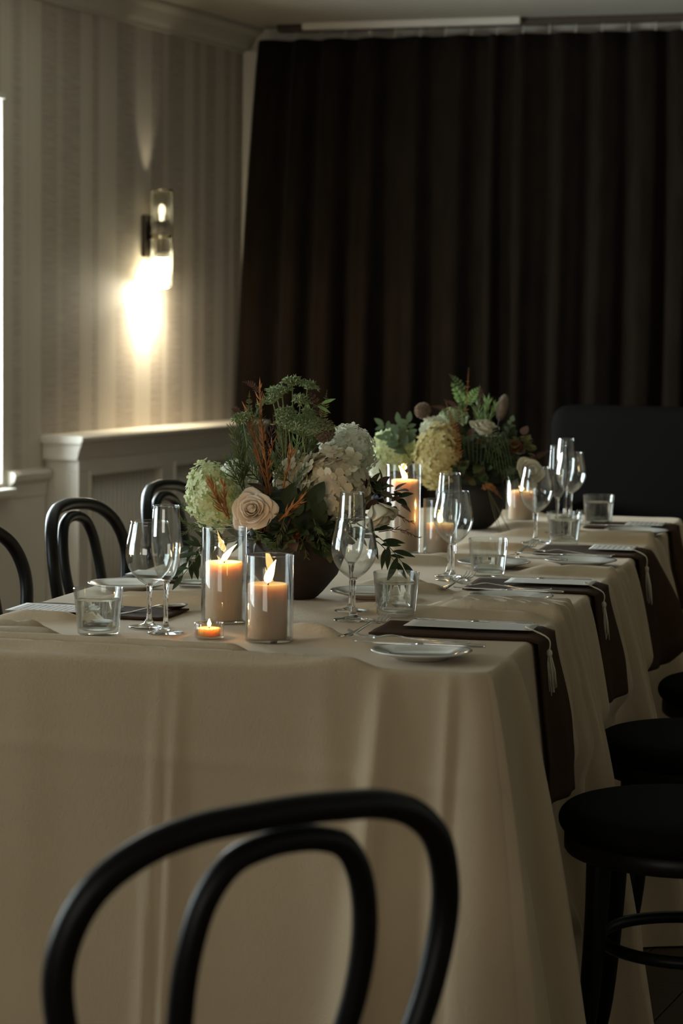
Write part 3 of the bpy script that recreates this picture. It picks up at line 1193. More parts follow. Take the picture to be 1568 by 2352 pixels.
GW, GF, GT = 'wine glasses', 'champagne flutes', 'water tumblers'
place(wine0, 3.820, -1.230, 'empty wine glass left of the tall candle, beside a flute', 'wine glass', GW)
place(wine0, 4.030, -0.930, 'empty wine glass before the brown flower bowl, nearest on the right', 'wine glass', GW)
place(wine0, 4.720, -0.887, 'empty wine glass in front of the short far candle', 'wine glass', GW)
place(wine0, 5.580, -0.853, 'empty wine glass in front of the white rose of the far bouquet', 'wine glass', GW)
place(wine0, 6.25, -0.865, 'empty wine glass farthest away on the right, before the dark curtain', 'wine glass', GW)
place(flute0, 3.765, -1.184, 'empty champagne flute at left, between wine glass and tall candle', 'flute', GF)
place(flute0, 4.120, -0.955, 'empty champagne flute directly behind the nearest right-hand wine glass', 'flute', GF)
place(flute0, 4.785, -0.907, 'empty champagne flute behind the wine glass by the short far candle', 'flute', GF)
place(flute0, 5.72, -0.823, 'empty champagne flute right of the white rose of the far bouquet', 'flute', GF)
place(flute0, 6.33, -0.890, 'farthest empty champagne flute, standing highest against the dark curtain', 'flute', GF)
tum_a, tum_b = make_tumbler(0.72), make_tumbler(0.48)
place(tum_a, 3.712, -1.282, 'water tumbler at the near left corner beside the printed menu', 'tumbler', GT, r=0.036)
place(tum_a, 4.092, -0.868, 'water tumbler beside the nearest right-hand wine glass', 'tumbler', GT, r=0.036)
place(tum_b, 4.822, -0.833, 'half-full water tumbler behind the second brown napkin', 'tumbler', GT, r=0.036)
place(tum_a, 5.560, -0.783, 'water tumbler standing behind the third brown napkin', 'tumbler', GT, r=0.036)
place(tum_a, 6.150, -0.779, 'water tumbler farthest to the right, against the dark background', 'tumbler', GT, r=0.036)
place(tum_a, 4.435, -1.335, 'water tumbler seen behind the tall candle on the left', 'tumbler', GT, r=0.036)


def make_plate():
    R0 = 0.078
    pr = [(0.0, 0.0), (R0 * 0.52, 0.0), (R0 * 0.56, 0.0022), (R0 * 0.72, 0.0062), (R0 * 0.985, 0.0120), (R0, 0.0132), (R0 * 0.985, 0.0142), (R0 * 0.92, 0.0132), (R0 * 0.72, 0.0098), (R0 * 0.60, 0.0062), (R0 * 0.5, 0.0042), (0.0, 0.0040)]
    return MB().lathe(pr, 56).build('bread_plate', 'porcelain')


plate0 = make_plate()
GP = 'white bread plates'
place(plate0, 3.595, -0.722, 'white bread plate at the near right corner of the table', 'plate', GP, r=0.05)
place(plate0, 4.375, -0.712, 'white bread plate behind the cloth folds at the second place', 'plate', GP, r=0.05)
place(plate0, 5.095, -0.682, 'white bread plate in front of the third brown napkin', 'plate', GP, r=0.05)
place(plate0, 5.870, -0.650, 'white bread plate farthest away at the right-hand edge', 'plate', GP, r=0.05)
place(plate0, 4.990, -0.850, 'white bread plate half hidden behind the half-full tumbler', 'plate', GP, r=0.05)
place(plate0, 4.345, -1.440, 'white bread plate behind the left wine glass', 'plate', GP, r=0.05)
place(plate0, 4.375, -0.975, 'white bread plate beside the brown flower bowl behind the wine glass', 'plate', GP, r=0.05)


# cutlery: local +y towards the working end, z up
def ribbon(sections, thick):
    """sections: (y, z, half width)"""
    mb = MB()
    rows = []
    for (y, z, h) in sections:
        rows.append([(-h, y, z), (-h * 0.6, y, z + thick), (h * 0.6, y, z + thick), (h, y, z), (h * 0.6, y, z - thick * 0.6), (-h * 0.6, y, z - thick * 0.6)])
    mb.grid(rows, closed=True)
    n = len(rows)
    mb.f.append((0, 1, 2, 3, 4, 5))
    mb.f.append(tuple((n - 1) * 6 + k for k in (5, 4, 3, 2, 1, 0)))
    return mb


def make_fork():
    o = empty('fork')
    ribbon([(-0.090, 0.004, 0.004), (-0.086, 0.003, 0.0095), (-0.07, 0.0022, 0.009), (-0.03, 0.004, 0.0045), (0.01, 0.009, 0.003), (0.030, 0.012, 0.0032), (0.040, 0.0115, 0.007), (0.052, 0.009, 0.0115), (0.058, 0.0085, 0.0118)], 0.0011).build('handle', 'steel', o)
    for k in range(4):
        x = -0.0093 + k * 0.0062
        tb = ribbon([(0.057, 0.0085, 0.0018), (0.075, 0.0095, 0.0016), (0.090, 0.0135, 0.0013), (0.100, 0.019, 0.0006)], 0.0008)
        tb.v = [(p[0] + x, p[1], p[2]) for p in tb.v]
        tb.build('tine', 'steel', o)
    return o


def make_knife():
    o = empty('table_knife')
    ribbon([(-0.105, 0.003, 0.003), (-0.100, 0.0032, 0.0085), (-0.06, 0.0034, 0.0075), (-0.012, 0.0034, 0.0055), (0.0, 0.0034, 0.006)], 0.0022).build('handle', 'steel', o)
    bl = MB()
    rows = []
    for (y, xa, xb) in ((0.0, -0.005, 0.005), (0.012, -0.0085, 0.0085), (0.06, -0.0095, 0.009), (0.085, -0.007, 0.0088), (0.098, 0.000, 0.0085), (0.104, 0.006, 0.0075)):
        rows.append([(xa, y, 0.003), ((xa + xb) / 2, y, 0.0042), (xb, y, 0.0036), ((xa + xb) / 2, y, 0.002)])
    bl.grid(rows, closed=True)
    bl.f.append((0, 1, 2, 3))
    bl.f.append((23, 22, 21, 20))
    bl.build('blade', 'steel', o)
    return o


def make_spoon():
    o = empty('dessert_spoon')
    ribbon([(-0.090, 0.004, 0.004), (-0.086, 0.003, 0.009), (-0.07, 0.0022, 0.0085), (-0.03, 0.004, 0.0045), (0.01, 0.009, 0.003), (0.034, 0.0115, 0.003), (0.042, 0.010, 0.006)], 0.0011).build('handle', 'steel', o)
    mb = MB()
    rows = []
    for i in range(9):
        q = i / 8
        rr = []
        for k in range(20):
            a = 2 * math.pi * k / 20
            rr.append((0.0175 * q * math.cos(a), 0.066 + 0.027 * q * math.sin(a), 0.0026 + 0.0075 * q * q))
        rows.append(rr)
    mb.grid(rows, closed=True)
    mb.build('bowl', 'steel', o, solid=0.0012)
    return o


fork0, knife0, spoon0 = make_fork(), make_knife(), make_spoon()
GC = 'stainless steel cutlery'
# on the plates (handles to the right edge)
place(fork0, 3.635, -0.745, 'steel fork lying across the bread plate at the near right corner', 'fork', GC, R(96), dz=0.0165)
place(fork0, 4.425, -0.735, 'steel fork across the bread plate at the second place', 'fork', GC, R(97), dz=0.0165)
place(fork0, 5.140, -0.705, 'steel fork across the bread plate before the third napkin', 'fork', GC, R(96), dz=0.0165)
place(fork0, 3.835, -0.868, 'dessert fork pointing away beside the nearest brown napkin', 'fork', GC, R(-10), dz=0.004)
place(fork0, 4.580, -0.855, 'dessert fork pointing away beside the second brown napkin', 'fork', GC, R(-8), dz=0.004)
place(fork0, 5.280, -0.835, 'dessert fork pointing away beside the third brown napkin', 'fork', GC, R(-6), dz=0.004)
place(fork0, 6.02, -0.83, 'dessert fork at the far end beside the last tumbler', 'fork', GC, R(-6), dz=0.004)
place(knife0, 3.605, -0.730, 'butter knife on the near corner bread plate', 'knife', GC, R(90), dz=0.0175)
place(knife0, 5.115, -0.722, 'butter knife on the bread plate before the third napkin', 'knife', GC, R(88), dz=0.0175)
place(knife0, 5.895, -0.722, 'butter knife on the farthest bread plate', 'knife', GC, R(88), dz=0.0175)
place(knife0, 4.395, -0.722, 'butter knife on the bread plate behind the cloth folds', 'knife', GC, R(88), dz=0.0175)
place(knife0, 5.02, -0.80, 'butter knife on the plate behind the half-full tumbler', 'knife', GC, R(80), dz=0.0175)
place(knife0, 4.045, -0.722, 'steel knife behind the nearest brown napkin', 'knife', GC, R(88), dz=0.001)
place(knife0, 4.765, -0.718, 'steel knife behind the second brown napkin', 'knife', GC, R(86), dz=0.001)
place(spoon0, 3.995, -1.295, 'dessert spoon behind the full tumbler on the left', 'spoon', GC, R(-35), dz=0.001)


# ------------------------------------------------------------------ candles
FLAME_C = (1.0, 0.58, 0.24)


def cylinder_vase(u, v, r, h, label):
    t = 0.0022
    pr = [(0.0, 0.0), (r - 0.001, 0.0), (r, 0.001), (r, h - 0.003), (r + 0.0005, h - 0.0018), (r + 0.0004, h - 0.0005), (r - t / 2, h), (r - t - 0.0004, h - 0.0005), (r - t - 0.0004, h - 0.0018), (r - t, h - 0.003), (r - t, 0.004), (0.0, 0.004)]
    o = MB().lathe(pr, 56).build('cylinder_vase', 'glass_thin', autosmooth=50)
    put(o, u, v, 0, r)
    tag(o, label, 'candle holder', 'glass cylinder candle holders')
    return o


def pillar(u, v, r, h, label, lean=0.2, power=3.2, fl=1.0, off=(0.0, 0.0), lit=True):
    o = empty('pillar_candle')
    put(o, u + off[0], v + off[1], 0, r)
    o.location.z += 0.0045
    tag(o, label, 'candle', 'lit pillar candles')
    mb = MB()
    pr = [(0.0, 0.0), (r - 0.0015, 0.0), (r, 0.002), (r, h - 0.0015), (r - 0.0015, h), (r * 0.86, h - 0.0008), (r * 0.7, h - 0.004), (r * 0.3, h - 0.0055), (0.0, h - 0.0055)]
    mb.lathe(pr, 48)
    mb.build('wax', 'wax', o, autosmooth=60)
    zb = h - 0.0055
    MB().tube([(0, 0, zb - 0.002), (0.0008, 0, zb + 0.005), (0.0025 * (1 if lean > 0 else -1), 0, zb + 0.010)], 0.0011, n=6).build('wick', 'wick', o)
    if lit:
        fm = MB()
        rows = []
        hf = 0.030 * fl
        for k in range(13):
            q = k / 12
            rr = 0.0062 * fl * (math.sin(math.pi * q ** 0.62) ** 0.9) * (1 - 0.25 * q)
            cx_ = lean * (0.030 * q ** 1.6) * fl
            cz_ = zb + 0.006 + hf * q
            rows.append([(cx_ + max(rr, 0.0001) * math.cos(2 * math.pi * a / 14), max(rr, 0.0001) * math.sin(2 * math.pi * a / 14), cz_) for a in range(14)])
        fm.grid(rows, closed=True)
        fm.build('flame', 'flame', o)
        lamp_light('candle_light', 'POINT', (lean * 0.008, 0, zb + 0.018), power, FLAME_C, 0.006, parent=o)
    return o


cylinder_vase(3.930, -1.133, 0.0385, 0.163, 'tall clear glass cylinder around the left pillar candle by the near bouquet')
pillar(3.930, -1.133, 0.0312, 0.099, 'lit tan pillar candle in the tall glass beside the cream rose', lean=0.75)
cylinder_vase(3.715, -0.995, 0.0385, 0.138, 'short clear glass cylinder nearest the front edge of the table')
pillar(3.715, -0.995, 0.0315, 0.088, 'lit tan pillar candle nearest the front edge of the table', lean=0.35, fl=1.25, off=(0, -0.003))
cylinder_vase(5.240, -1.098, 0.0385, 0.197, 'tallest clear glass cylinder between the two bouquets')
pillar(5.240, -1.098, 0.0310, 0.158, 'lit tall pillar candle standing between the two bouquets', lean=-0.5, off=(0, 0.004))
cylinder_vase(5.235, -1.013, 0.0375, 0.122, 'short glass cylinder behind the second wine glass from the right corner')
pillar(5.235, -1.013, 0.0310, 0.064, 'lit short pillar candle seen through the second right-hand wine glass', lean=-0.1, fl=1.0)
cylinder_vase(6.19, -0.985, 0.040, 0.150, 'glass cylinder at the far end behind the white rose')
pillar(6.19, -0.985, 0.0320, 0.074, 'pillar candle at the far end behind the white rose', lean=0.1, power=1.0)

# ribbed tealight
tl = empty('tealight_holder')
put(tl, 3.722, -1.097, 0, 0.02)
tag(tl, 'small ribbed amber-lit glass tealight holder before the tall candle', 'tealight')
pr = [(0.0, 0.0), (0.0215, 0.0), (0.0228, 0.002), (0.0234, 0.024), (0.0226, 0.0250), (0.0216, 0.024), (0.0206, 0.004), (0.0, 0.003)]
MB().lathe(pr, 96, ribs=24, rib_amp=0.022).build('ribbed_glass', 'votive_glass', tl)
MB().lathe([(0.0, 0.0035), (0.0185, 0.0035), (0.0188, 0.016), (0.0175, 0.0165), (0.006, 0.0155), (0.0, 0.0155)], 36).build('wax', 'tea_wax', tl, autosmooth=50)
MB().tube([(0, 0, 0.015), (0, 0, 0.020)], 0.0008, n=6).build('wick', 'wick', tl)
fm = MB()
rows = []
for k in range(9):
    q = k / 8
    rr = max(0.0001, 0.0032 * math.sin(math.pi * q ** 0.6))
    rows.append([(rr * math.cos(6.283 * a / 10), rr * math.sin(6.283 * a / 10), 0.018 + 0.013 * q) for a in range(10)])
fm.grid(rows, closed=True)
fm.build('flame', 'flame', tl)
lamp_light('tealight_light', 'POINT', (0, 0, 0.026), 0.45, FLAME_C, 0.003, parent=tl)


# ------------------------------------------------------------------ bentwood chairs
def make_chair():
    """origin on the floor under the seat centre, faces +y"""
    o = empty('bentwood_chair')
    SH = 0.485
    # padded round seat
    prof = [(0.0, SH - 0.045), (0.196, SH - 0.045), (0.206, SH - 0.035), (0.210, SH - 0.022), (0.204, SH - 0.008), (0.185, SH + 0.002), (0.13, SH + 0.008), (0.0, SH + 0.010)]
    pr = [(p.x, p.z) for p in spline([(r, 0, z) for r, z in prof[1:]], 4)]
    MB().lathe([(0.0, SH - 0.045)] + pr, 56).build('seat_pad', 'black_pad', o)
    MB().lathe([(0.165, SH - 0.075), (0.196, SH - 0.075), (0.200, SH - 0.070), (0.200, SH - 0.048), (0.196, SH - 0.044), (0.165, SH - 0.044)], 56, close=True).build('seat_ring', 'black_wood', o, autosmooth=50)

    def yb(x, z):       # lean and bow of the back
        return -0.165 - 0.13 * (z - SH) - 0.035 * (1 - (x / 0.2) ** 2) * sstep(SH, SH + 0.25, z)
    # outer hoop and rear legs in one bent rod
    pts = [(0.172, -0.235, 0.0), (0.150, -0.200, 0.22), (0.136, -0.162, SH - 0.05)]
    hoop = [(0.138, 0.50), (0.164, 0.575), (0.190, 0.650), (0.2035, 0.715), (0.198, 0.762), (0.177, 0.802), (0.140, 0.830), (0.095, 0.845), (0.048, 0.850)]
    right = pts + [(x, yb(x, z), z) for (x, z) in hoop]
    full = right + [(0.0, yb(0, 0.852), 0.852)] + [(-x, y, z) for (x, y, z) in right[::-1]]
    sp = spline(full, 6)
    MB().tube(sp, [0.0137 if p.z > 0.3 else 0.0125 + 0.0012 * p.z / 0.3 for p in sp], n=14).build('back_hoop', 'black_wood', o)
    inner = [(0.062, 0.475), (0.072, 0.54), (0.085, 0.61), (0.0935, 0.675), (0.0930, 0.73), (0.082, 0.778), (0.060, 0.810), (0.030, 0.822)]
    right = [(x, yb(x, z) + 0.004, z) for (x, z) in inner]
    full = right + [(0.0, yb(0, 0.825) + 0.004, 0.825)] + [(-x, y, z) for (x, y, z) in right[::-1]]
    MB().tube(spline(full, 6), 0.0118, n=12).build('inner_hoop', 'black_wood', o)
    for s in (-1, 1):
        lg = spline([(s * 0.118, 0.128, SH - 0.05), (s * 0.122, 0.132, 0.30), (s * 0.132, 0.146, 0.12), (s * 0.150, 0.170, 0.0)], 5)
        MB().tube(lg, [0.013 + 0.008 * (p.z / 0.42) for p in lg], n=12).build('front_leg', 'black_wood', o)
    rg = [(0.152 * math.cos(a), -0.012 + 0.150 * math.sin(a), 0.265) for a in [2 * math.pi * k / 48 for k in range(48)]]
    MB().tube(rg, 0.0105, n=10, closed=True).build('stretcher_ring', 'black_wood', o)
    return o


chair0 = make_chair()
_first = [True]


def chair(loc, facing, label, z=0.0):
    o = chair0 if _first[0] else copy_tree(chair0)
    _first[0] = False
    o.location = (loc[0], loc[1], 0.0)
    o.rotation_euler = (0, 0, math.atan2(facing[1], facing[0]) - math.pi / 2)
    tag(o, label, 'chair', 'black bentwood chairs')
    return o


# foreground chair: hoop at about 2 m from the camera
fc = Vector((-math.sin(R(36)), math.cos(R(36))))
chair((-0.030 + fc.x * 0.255, 2.035 + fc.y * 0.255), fc, 'black bentwood chair in the foreground with its double hoop back to us')
chair(T(3.92, -0.341), -NT, 'black round-seated chair nearest at the right-hand edge')
chair(T(4.63, -0.370), -NT, 'black round-seated chair second from the front on the right')
chair(T(5.36, -0.328), -NT, 'black round-seated chair third from the front on the right')
ca = R(4)
lf = (NT * math.cos(ca) + AT * -math.sin(ca))
chair(T(4.47, -1.838) + lf * 0.25, lf, 'black hoop-backed chair cut off by the left picture edge')
chair(T(5.12, -1.838) + lf * 0.25, lf, 'black hoop-backed chair in the middle of the left row')
chair(T(5.79, -1.838) + lf * 0.25, lf, 'black hoop-backed chair farthest in the left row, behind the bouquet')


# ------------------------------------------------------------------ flowers
class Bouquet:
    """a bowl of flowers; at() gives points relative to the bowl's foot, b = metres behind the bowl's centre"""

    def __init__(self, x, y, label, bowl_prof, bowl_mat):
        self.o = empty('flower_arrangement')
        self.x, self.y = x, y
        u, v = (Vector((x, y, 0)).dot(AT), Vector((x, y, 0)).dot(NT))
        self.z = on_cloth(u, v, 0.05)
        self.o.location = (x, y, self.z)
        tag(self.o, label, 'flower arrangement')
        MB().lathe(bowl_prof, 48).build('bowl', bowl_mat, self.o)
        self.leafs = {}

    def at(self, px, py, b=0.0):
        d = self.y + b
        return Vector(((px - 784) * d / 5553 - self.x, b, 1.27 - (py - 733 - (px - 784) * 0.011) * d / 5553 - self.z))

    def part(self, mb, name, m, label=None, parent=None, **kw):
        o = mb.build(name, m, parent or self.o, **kw)
        if label:
            o['label'] = label
        return o

    # --- blooms
    def hydrangea(self, c, rad, n, fs, m, label, name='panicle_hydrangea', tilt=(0, 0, 1), cone=0.0, rnd=0.0):
        mb = MB()
        zax = Vector(tilt).normalized()
        Q = zax.to_track_quat('Z', 'Y').to_matrix()
        g = math.pi * (3 - math.sqrt(5))
        for i in range(n):
            zz = 1 - 2 * (i + 0.5) / n
            rr = math.sqrt(1 - zz * zz)
            a = i * g
            k = 1 - cone * zz
            nrm = Vector((rr * math.cos(a), rr * math.sin(a), zz))
            lump = 1 + 0.10 * nz(nrm.x * 2.5 + c.x * 30, nrm.y * 2.5, nrm.z * 2.5) + random.uniform(-0.20, 0.11)
            p = Vector((nrm.x * rad[0] * k, nrm.y * rad[1] * k, nrm.z * rad[2])) * lump
            nn = (nrm + Vector((random.uniform(-.5, .5), random.uniform(-.5, .5), random.uniform(-.5, .5))) * 0.8).normalized()
            p, nn = Q @ p + c, Q @ nn
            t1 = nn.orthogonal().normalized()
            t2 = nn.cross(t1)
            r0 = random.uniform(0, 1.57)
            s_ = fs * random.uniform(0.75, 1.2)
            for q in range(4):
                aa = r0 + q * 1.5708
                d = t1 * math.cos(aa) + t2 * math.sin(aa)
                e = nn.cross(d)
                cup = random.uniform(-0.05, 0.35)
                wd = 0.40 + 0.12 * rnd
                pts = [p, p + s_ * (d * 0.35 + e * wd * 0.8 + nn * cup * 0.3), p + s_ * (d * 0.8 + e * wd * 0.85 + nn * cup * 0.7), p + s_ * (d * 1.05 + nn * cup),
                       p + s_ * (d * 0.8 - e * wd * 0.85 + nn * cup * 0.7), p + s_ * (d * 0.35 - e * wd * 0.8 + nn * cup * 0.3)]
                mb.add(pts, [(0, 1, 2, 3), (0, 3, 4, 5)])
        return self.part(mb, name, m, label, smooth=False)

    def rose(self, c, direction, r, m, label, n=22, openness=1.0):
        Q = Vector(direction).normalized().to_track_quat('Z', 'Y').to_matrix().to_4x4()
        M = Matrix.Translation(c) @ Q
        core = MB()
        rows = []
        for k in range(40):
            a = k * 0.5
            rr = r * (0.02 + 0.17 * k / 39)
            rows.append([M @ Vector((rr * math.cos(a), rr * math.sin(a), r * 0.1)), M @ Vector((rr * 1.05 * math.cos(a), rr * 1.05 * math.sin(a), r * (0.80 - 0.10 * k / 39)))])
        core.grid(rows)
        o = self.part(core, 'rose', m, label, solid=0.0008)
        for i in range(n):
            q = (i + 1) / n
            th = i * 2.399
            r_out = r * (0.20 + 0.72 * q ** 0.9)
            hgt = r * (0.80 - 0.30 * q * q * openness) * random.uniform(0.94, 1.05)
            r_out *= random.uniform(0.93, 1.08)
            spread = 1.15 - 0.42 * q
            curl = r * 0.26 * q ** 1.5 * openness
            pm = MB()
            rows = []
            for b in range(8):
                bb = b / 7
                row = []
                for a in range(9):
                    aa = a / 4 - 1
                    edge = math.sqrt(max(0, 1 - (aa * 0.92) ** 2 * (0.55 + 0.45 * bb)))
                    ang = th + aa * spread * (0.35 + 0.65 * math.sin(math.pi * min(1, bb * 0.62 + 0.12)))
                    rad_ = r_out * (0.25 + 0.75 * math.sin(bb * 1.5)) + curl * max(0, bb - 0.62) ** 1.2 * 2.4
                    rad_ *= 1 + 0.05 * math.sin(3 * aa + i) + 0.20 * q * openness * bb * bb * (1 - abs(aa) ** 1.3) - 0.06 * q
                    z = hgt * bb * (0.72 + 0.28 * edge) - curl * max(0, bb - 0.72) * 1.6 - r * 0.18 * q
                    row.append(M @ Vector((rad_ * math.cos(ang), rad_ * math.sin(ang), z)))
                rows.append(row)
            pm.grid(rows)
            self.part(pm, 'petal', m, None, o, solid=0.0006)
        return o

    # --- leaves
    def leaf_proto(self, kind, m):
        key = (kind, m)
        if key not in self.leafs:
            L_, w_, cr, fo = {'oval': (1, 0.26, 0.18, 0.10), 'lance': (1, 0.13, 0.30, 0.06), 'round': (1, 0.42, 0.08, 0.06), 'wide': (1, 0.33, 0.25, 0.12)}[kind]
            mb = MB()
            rows = []
            for i in range(8):
                q = i / 7
                wd = w_ * (math.sin(math.pi * (q * 0.97 + 0.015) ** (0.85 if kind != 'round' else 0.7)) ** (0.8 if kind != 'lance' else 1.0))
                zc = -cr * q * q
                rows.append([(-wd, L_ * q, zc + fo * wd * 2), (-wd * 0.5, L_ * q, zc + fo * wd * 0.6), (0, L_ * q, zc), (wd * 0.5, L_ * q, zc + fo * wd * 0.6), (wd, L_ * q, zc + fo * wd * 2)])
            mb.grid(rows)
            me = bpy.data.meshes.new('leaf')
            me.from_pydata(mb.v, [], mb.f)
            me.polygons.foreach_set('use_smooth', [True] * len(me.polygons))
            me.materials.append(MATS[m])
            self.leafs[key] = me
        return self.leafs[key]

    def leaf(self, kind, m, p, d, up, size, parent=None):
        o = bpy.data.objects.new('leaf', self.leaf_proto(kind, m))
        COL.objects.link(o)
        o.parent = parent or self.o
        y = Vector(d).normalized()
        x = y.cross(Vector(up))
        x = x.normalized() if x.length > 1e-5 else y.orthogonal().normalized()
        z = x.cross(y)
        o.matrix_local = Matrix.Translation(p) @ Matrix(((x.x, y.x, z.x), (x.y, y.y, z.y), (x.z, y.z, z.z))).to_4x4() @ Matrix.Scale(size, 4)
        return o

    def sprig(self, pts, kind, m, n, size, stem_m='leaf_mid', label=None, name='leafy_stem', r=0.0013, spread=0.9, start=0.15):
        sp = spline(pts, 8)
        o = self.part(MB().tube(sp, [r * (1 - 0.6 * i / len(sp)) for i in range(len(sp))], n=6), name, stem_m, label)
        for i in range(n):
            q = start + (1 - start) * (i + 0.5) / n
            k = min(len(sp) - 2, int(q * (len(sp) - 1)))
            t = (sp[k + 1] - sp[k]).normalized()
            side = t.cross(Vector((0.2, -1, 0.35))).normalized() * (1 if i % 2 else -1)
            d = t * (1.1 - spread * 0.5) + side * spread + Vector((random.uniform(-.3, .3), random.uniform(-.4, .3), random.uniform(-.2, .2)))
            self.leaf(kind, m, sp[k], d, Vector((random.uniform(-.5, .5), -1, 0.6)), size * random.uniform(0.75, 1.15) * (1 - 0.3 * q), o)
        kk = sp[-1] - sp[-2]
        self.leaf(kind, m, sp[-1], kk, Vector((0.1, -1, 0.4)), size * 0.8, o)
        return o

    def feather(self, pts, n, ln, wd, m, name='feathery_stem', label=None, r=0.0011, ang=0.9, start=0.1, droop=0.0, jit=0.35, stem_m=None, taper=0.7):
        sp = spline(pts, 10)
        mb = MB().tube(sp, [r * (1 - 0.5 * i / len(sp)) for i in range(len(sp))], n=5)
        for i in range(n):
            q = start + (1 - start) * (i + random.random()) / n
            k = min(len(sp) - 2, int(q * (len(sp) - 1)))
            p = sp[k].lerp(sp[k + 1], q * (len(sp) - 1) - k)
            t = (sp[k + 1] - sp[k]).normalized()
            a = random.uniform(0, 6.283)
            o1 = t.orthogonal().normalized()
            side = o1 * math.cos(a) + t.cross(o1) * math.sin(a)
            d = (t * (1.0 + random.uniform(-jit, jit)) + side * ang).normalized()
            l_ = ln * random.uniform(0.55, 1.2) * (1 - taper * max(0, q - 0.5))
            e = d.orthogonal().normalized()
            e = (e * math.cos(a) + d.cross(e) * math.sin(a)) * wd
            f_ = d.cross(e)
            mid = p + d * l_ * 0.55 + Vector((0, 0, -droop * l_ * 0.2))
            tip = p + d * l_ + t * l_ * 0.25 + Vector((0, 0, -droop * l_))
            mb.add([p - e * .3, p + e * .3, mid + e, mid - e, tip, mid + f_ * 0.5], [(0, 1, 2, 5), (0, 5, 3), (3, 5, 4), (5, 2, 4)])
        return self.part(mb, name, m, label, smooth=False)

    def fern(self, pts, n, ln, m, label=None, name='fern_frond', face=(0, -1, 0.25), r=0.0012, w=0.13):
        sp = spline(pts, 12)
        mb = MB().tube(sp, [r * (1 - 0.6 * i / len(sp)) for i in range(len(sp))], n=5)
        for i in range(n):
            q = 0.12 + 0.88 * i / n
            k = min(len(sp) - 2, int(q * (len(sp) - 1)))
            t = (sp[k + 1] - sp[k]).normalized()
            s0 = t.cross(Vector(face)).normalized()
            l_ = ln * math.sin(math.pi * (0.25 + 0.72 * q)) * random.uniform(0.85, 1.1)
            for sg in (-1, 1):
                d = (s0 * sg + t * 0.55 + Vector(face) * random.uniform(-.15, .3)).normalized()
                e = (t - d * t.dot(d)).normalized() * l_ * w
                up = d.cross(e).normalized() * l_ * 0.06
                p = sp[k]
                mb.add([p, p + d * l_ * .35 - e, p + d * l_ * .7 - e * .7, p + d * l_, p + d * l_ * .7 + e * .7, p + d * l_ * .35 + e, p + d * l_ * .5 + up], [(0, 1, 6), (1, 2, 6), (2, 3, 6), (3, 4, 6), (4, 5, 6), (5, 0, 6)])
        return self.part(mb, name, m, label, smooth=False)

    def umbel(self, foot, top, axis, rx, ry, rays, m, label=None, dots=10, dot=0.0022, dome=0.3):
        """flat-topped lace flower: stem, rays and clusters of tiny buds"""
        foot, top = Vector(foot), Vector(top)
        ax = Vector(axis).normalized()
        mb = MB().tube(spline([foot, foot.lerp(top, 0.5) + Vector((0.006, 0, 0.004)), top], 6), 0.0012, n=5)
        t1 = Vector((1, 0, 0)) - ax * ax.x
        t1.normalize()
        t2 = ax.cross(t1)
        for i in range(rays):
            rr = math.sqrt((i + 0.5) / rays)
            a = i * 2.399
            off = t1 * (rr * rx * math.cos(a)) + t2 * (rr * ry * math.sin(a))
            e = top + off + ax * (rx * (0.45 + dome * (1 - rr * rr)))
            mb.tube([top, top.lerp(e, 0.5) + off * 0.12, e], 0.0005, n=3, cap=False)
            for j in range(dots):
                q = e + Vector((random.gauss(0, 1), random.gauss(0, 1), random.gauss(0, 0.6))) * (rx / math.sqrt(rays) * 0.55)
                s_ = dot * random.uniform(0.6, 1.3)
                g_ = (q - e).normalized() * s_ * 1.9 if (q - e).length > 1e-6 else ax * s_
                h_ = g_.orthogonal().normalized() * s_ * 0.55
                k_ = g_.cross(h_).normalized() * s_ * 0.55
                mb.add([q + h_, q - h_ * .5 + k_ * .87, q - h_ * .5 - k_ * .87, q + g_, e.lerp(q, 0.4)], [(0, 1, 3), (1, 2, 3), (2, 0, 3), (1, 0, 4), (2, 1, 4), (0, 2, 4)])
        return self.part(mb, 'lace_flower', m, label, smooth=False)

    def spiky(self, c, rad, n, ln, wd, m, name, label, axis=(0, 0, 1), stem=None, stem_m='leaf_sage', flare=0.0):
        """ball or spike covered with short bristles or cups"""
        mb = MB()
        Q = Vector(axis).normalized().to_track_quat('Z', 'Y').to_matrix()
        rows = []
        for i in range(9):
            z = -1 + 2 * i / 8
            rr = max(0.02, math.sqrt(max(0, 1 - z * z)))
            rows.append([c + Q @ Vector((rad[0] * rr * math.cos(6.283 * k / 14), rad[1] * rr * math.sin(6.283 * k / 14), rad[2] * z)) * 0.93 for k in range(14)])
        mb.grid(rows, closed=True)
        for i in range(n):
            z = 1 - 2 * (i + 0.5) / n
            rr = math.sqrt(1 - z * z)
            a = i * 2.39996
            nn = Q @ Vector((rr * math.cos(a), rr * math.sin(a), z)).normalized()
            p = c + Q @ Vector((rad[0] * rr * math.cos(a), rad[1] * rr * math.sin(a), rad[2] * z))
            e = nn.orthogonal().normalized() * wd
            f_ = nn.cross(e)
            tip = p + nn * ln * random.uniform(0.7, 1.2) + (Q @ Vector((0, 0, 1))) * ln * 0.4
            if flare:
                top = [tip + (e * math.cos(k * 1.2566) + f_ * math.sin(k * 1.2566)) * flare for k in range(5)]
                bot = [p - nn * 0.001 + (e * math.cos(k * 1.2566) + f_ * math.sin(k * 1.2566)) * 0.5 for k in range(5)]
                mb.grid([bot, top], closed=True)
            else:
                mb.add([p + e, p - e * .5 + f_ * .87, p - e * .5 - f_ * .87, tip], [(0, 1, 3), (1, 2, 3), (2, 0, 3)])
        o = self.part(mb, name, m, label, smooth=not flare and n > 300)
        if stem:
            self.part(MB().tube(spline([Vector(stem[0])] + [Vector(q) for q in stem[1:]] + [c], 6), 0.0013, n=6), 'stem', stem_m, None, o)
        return o

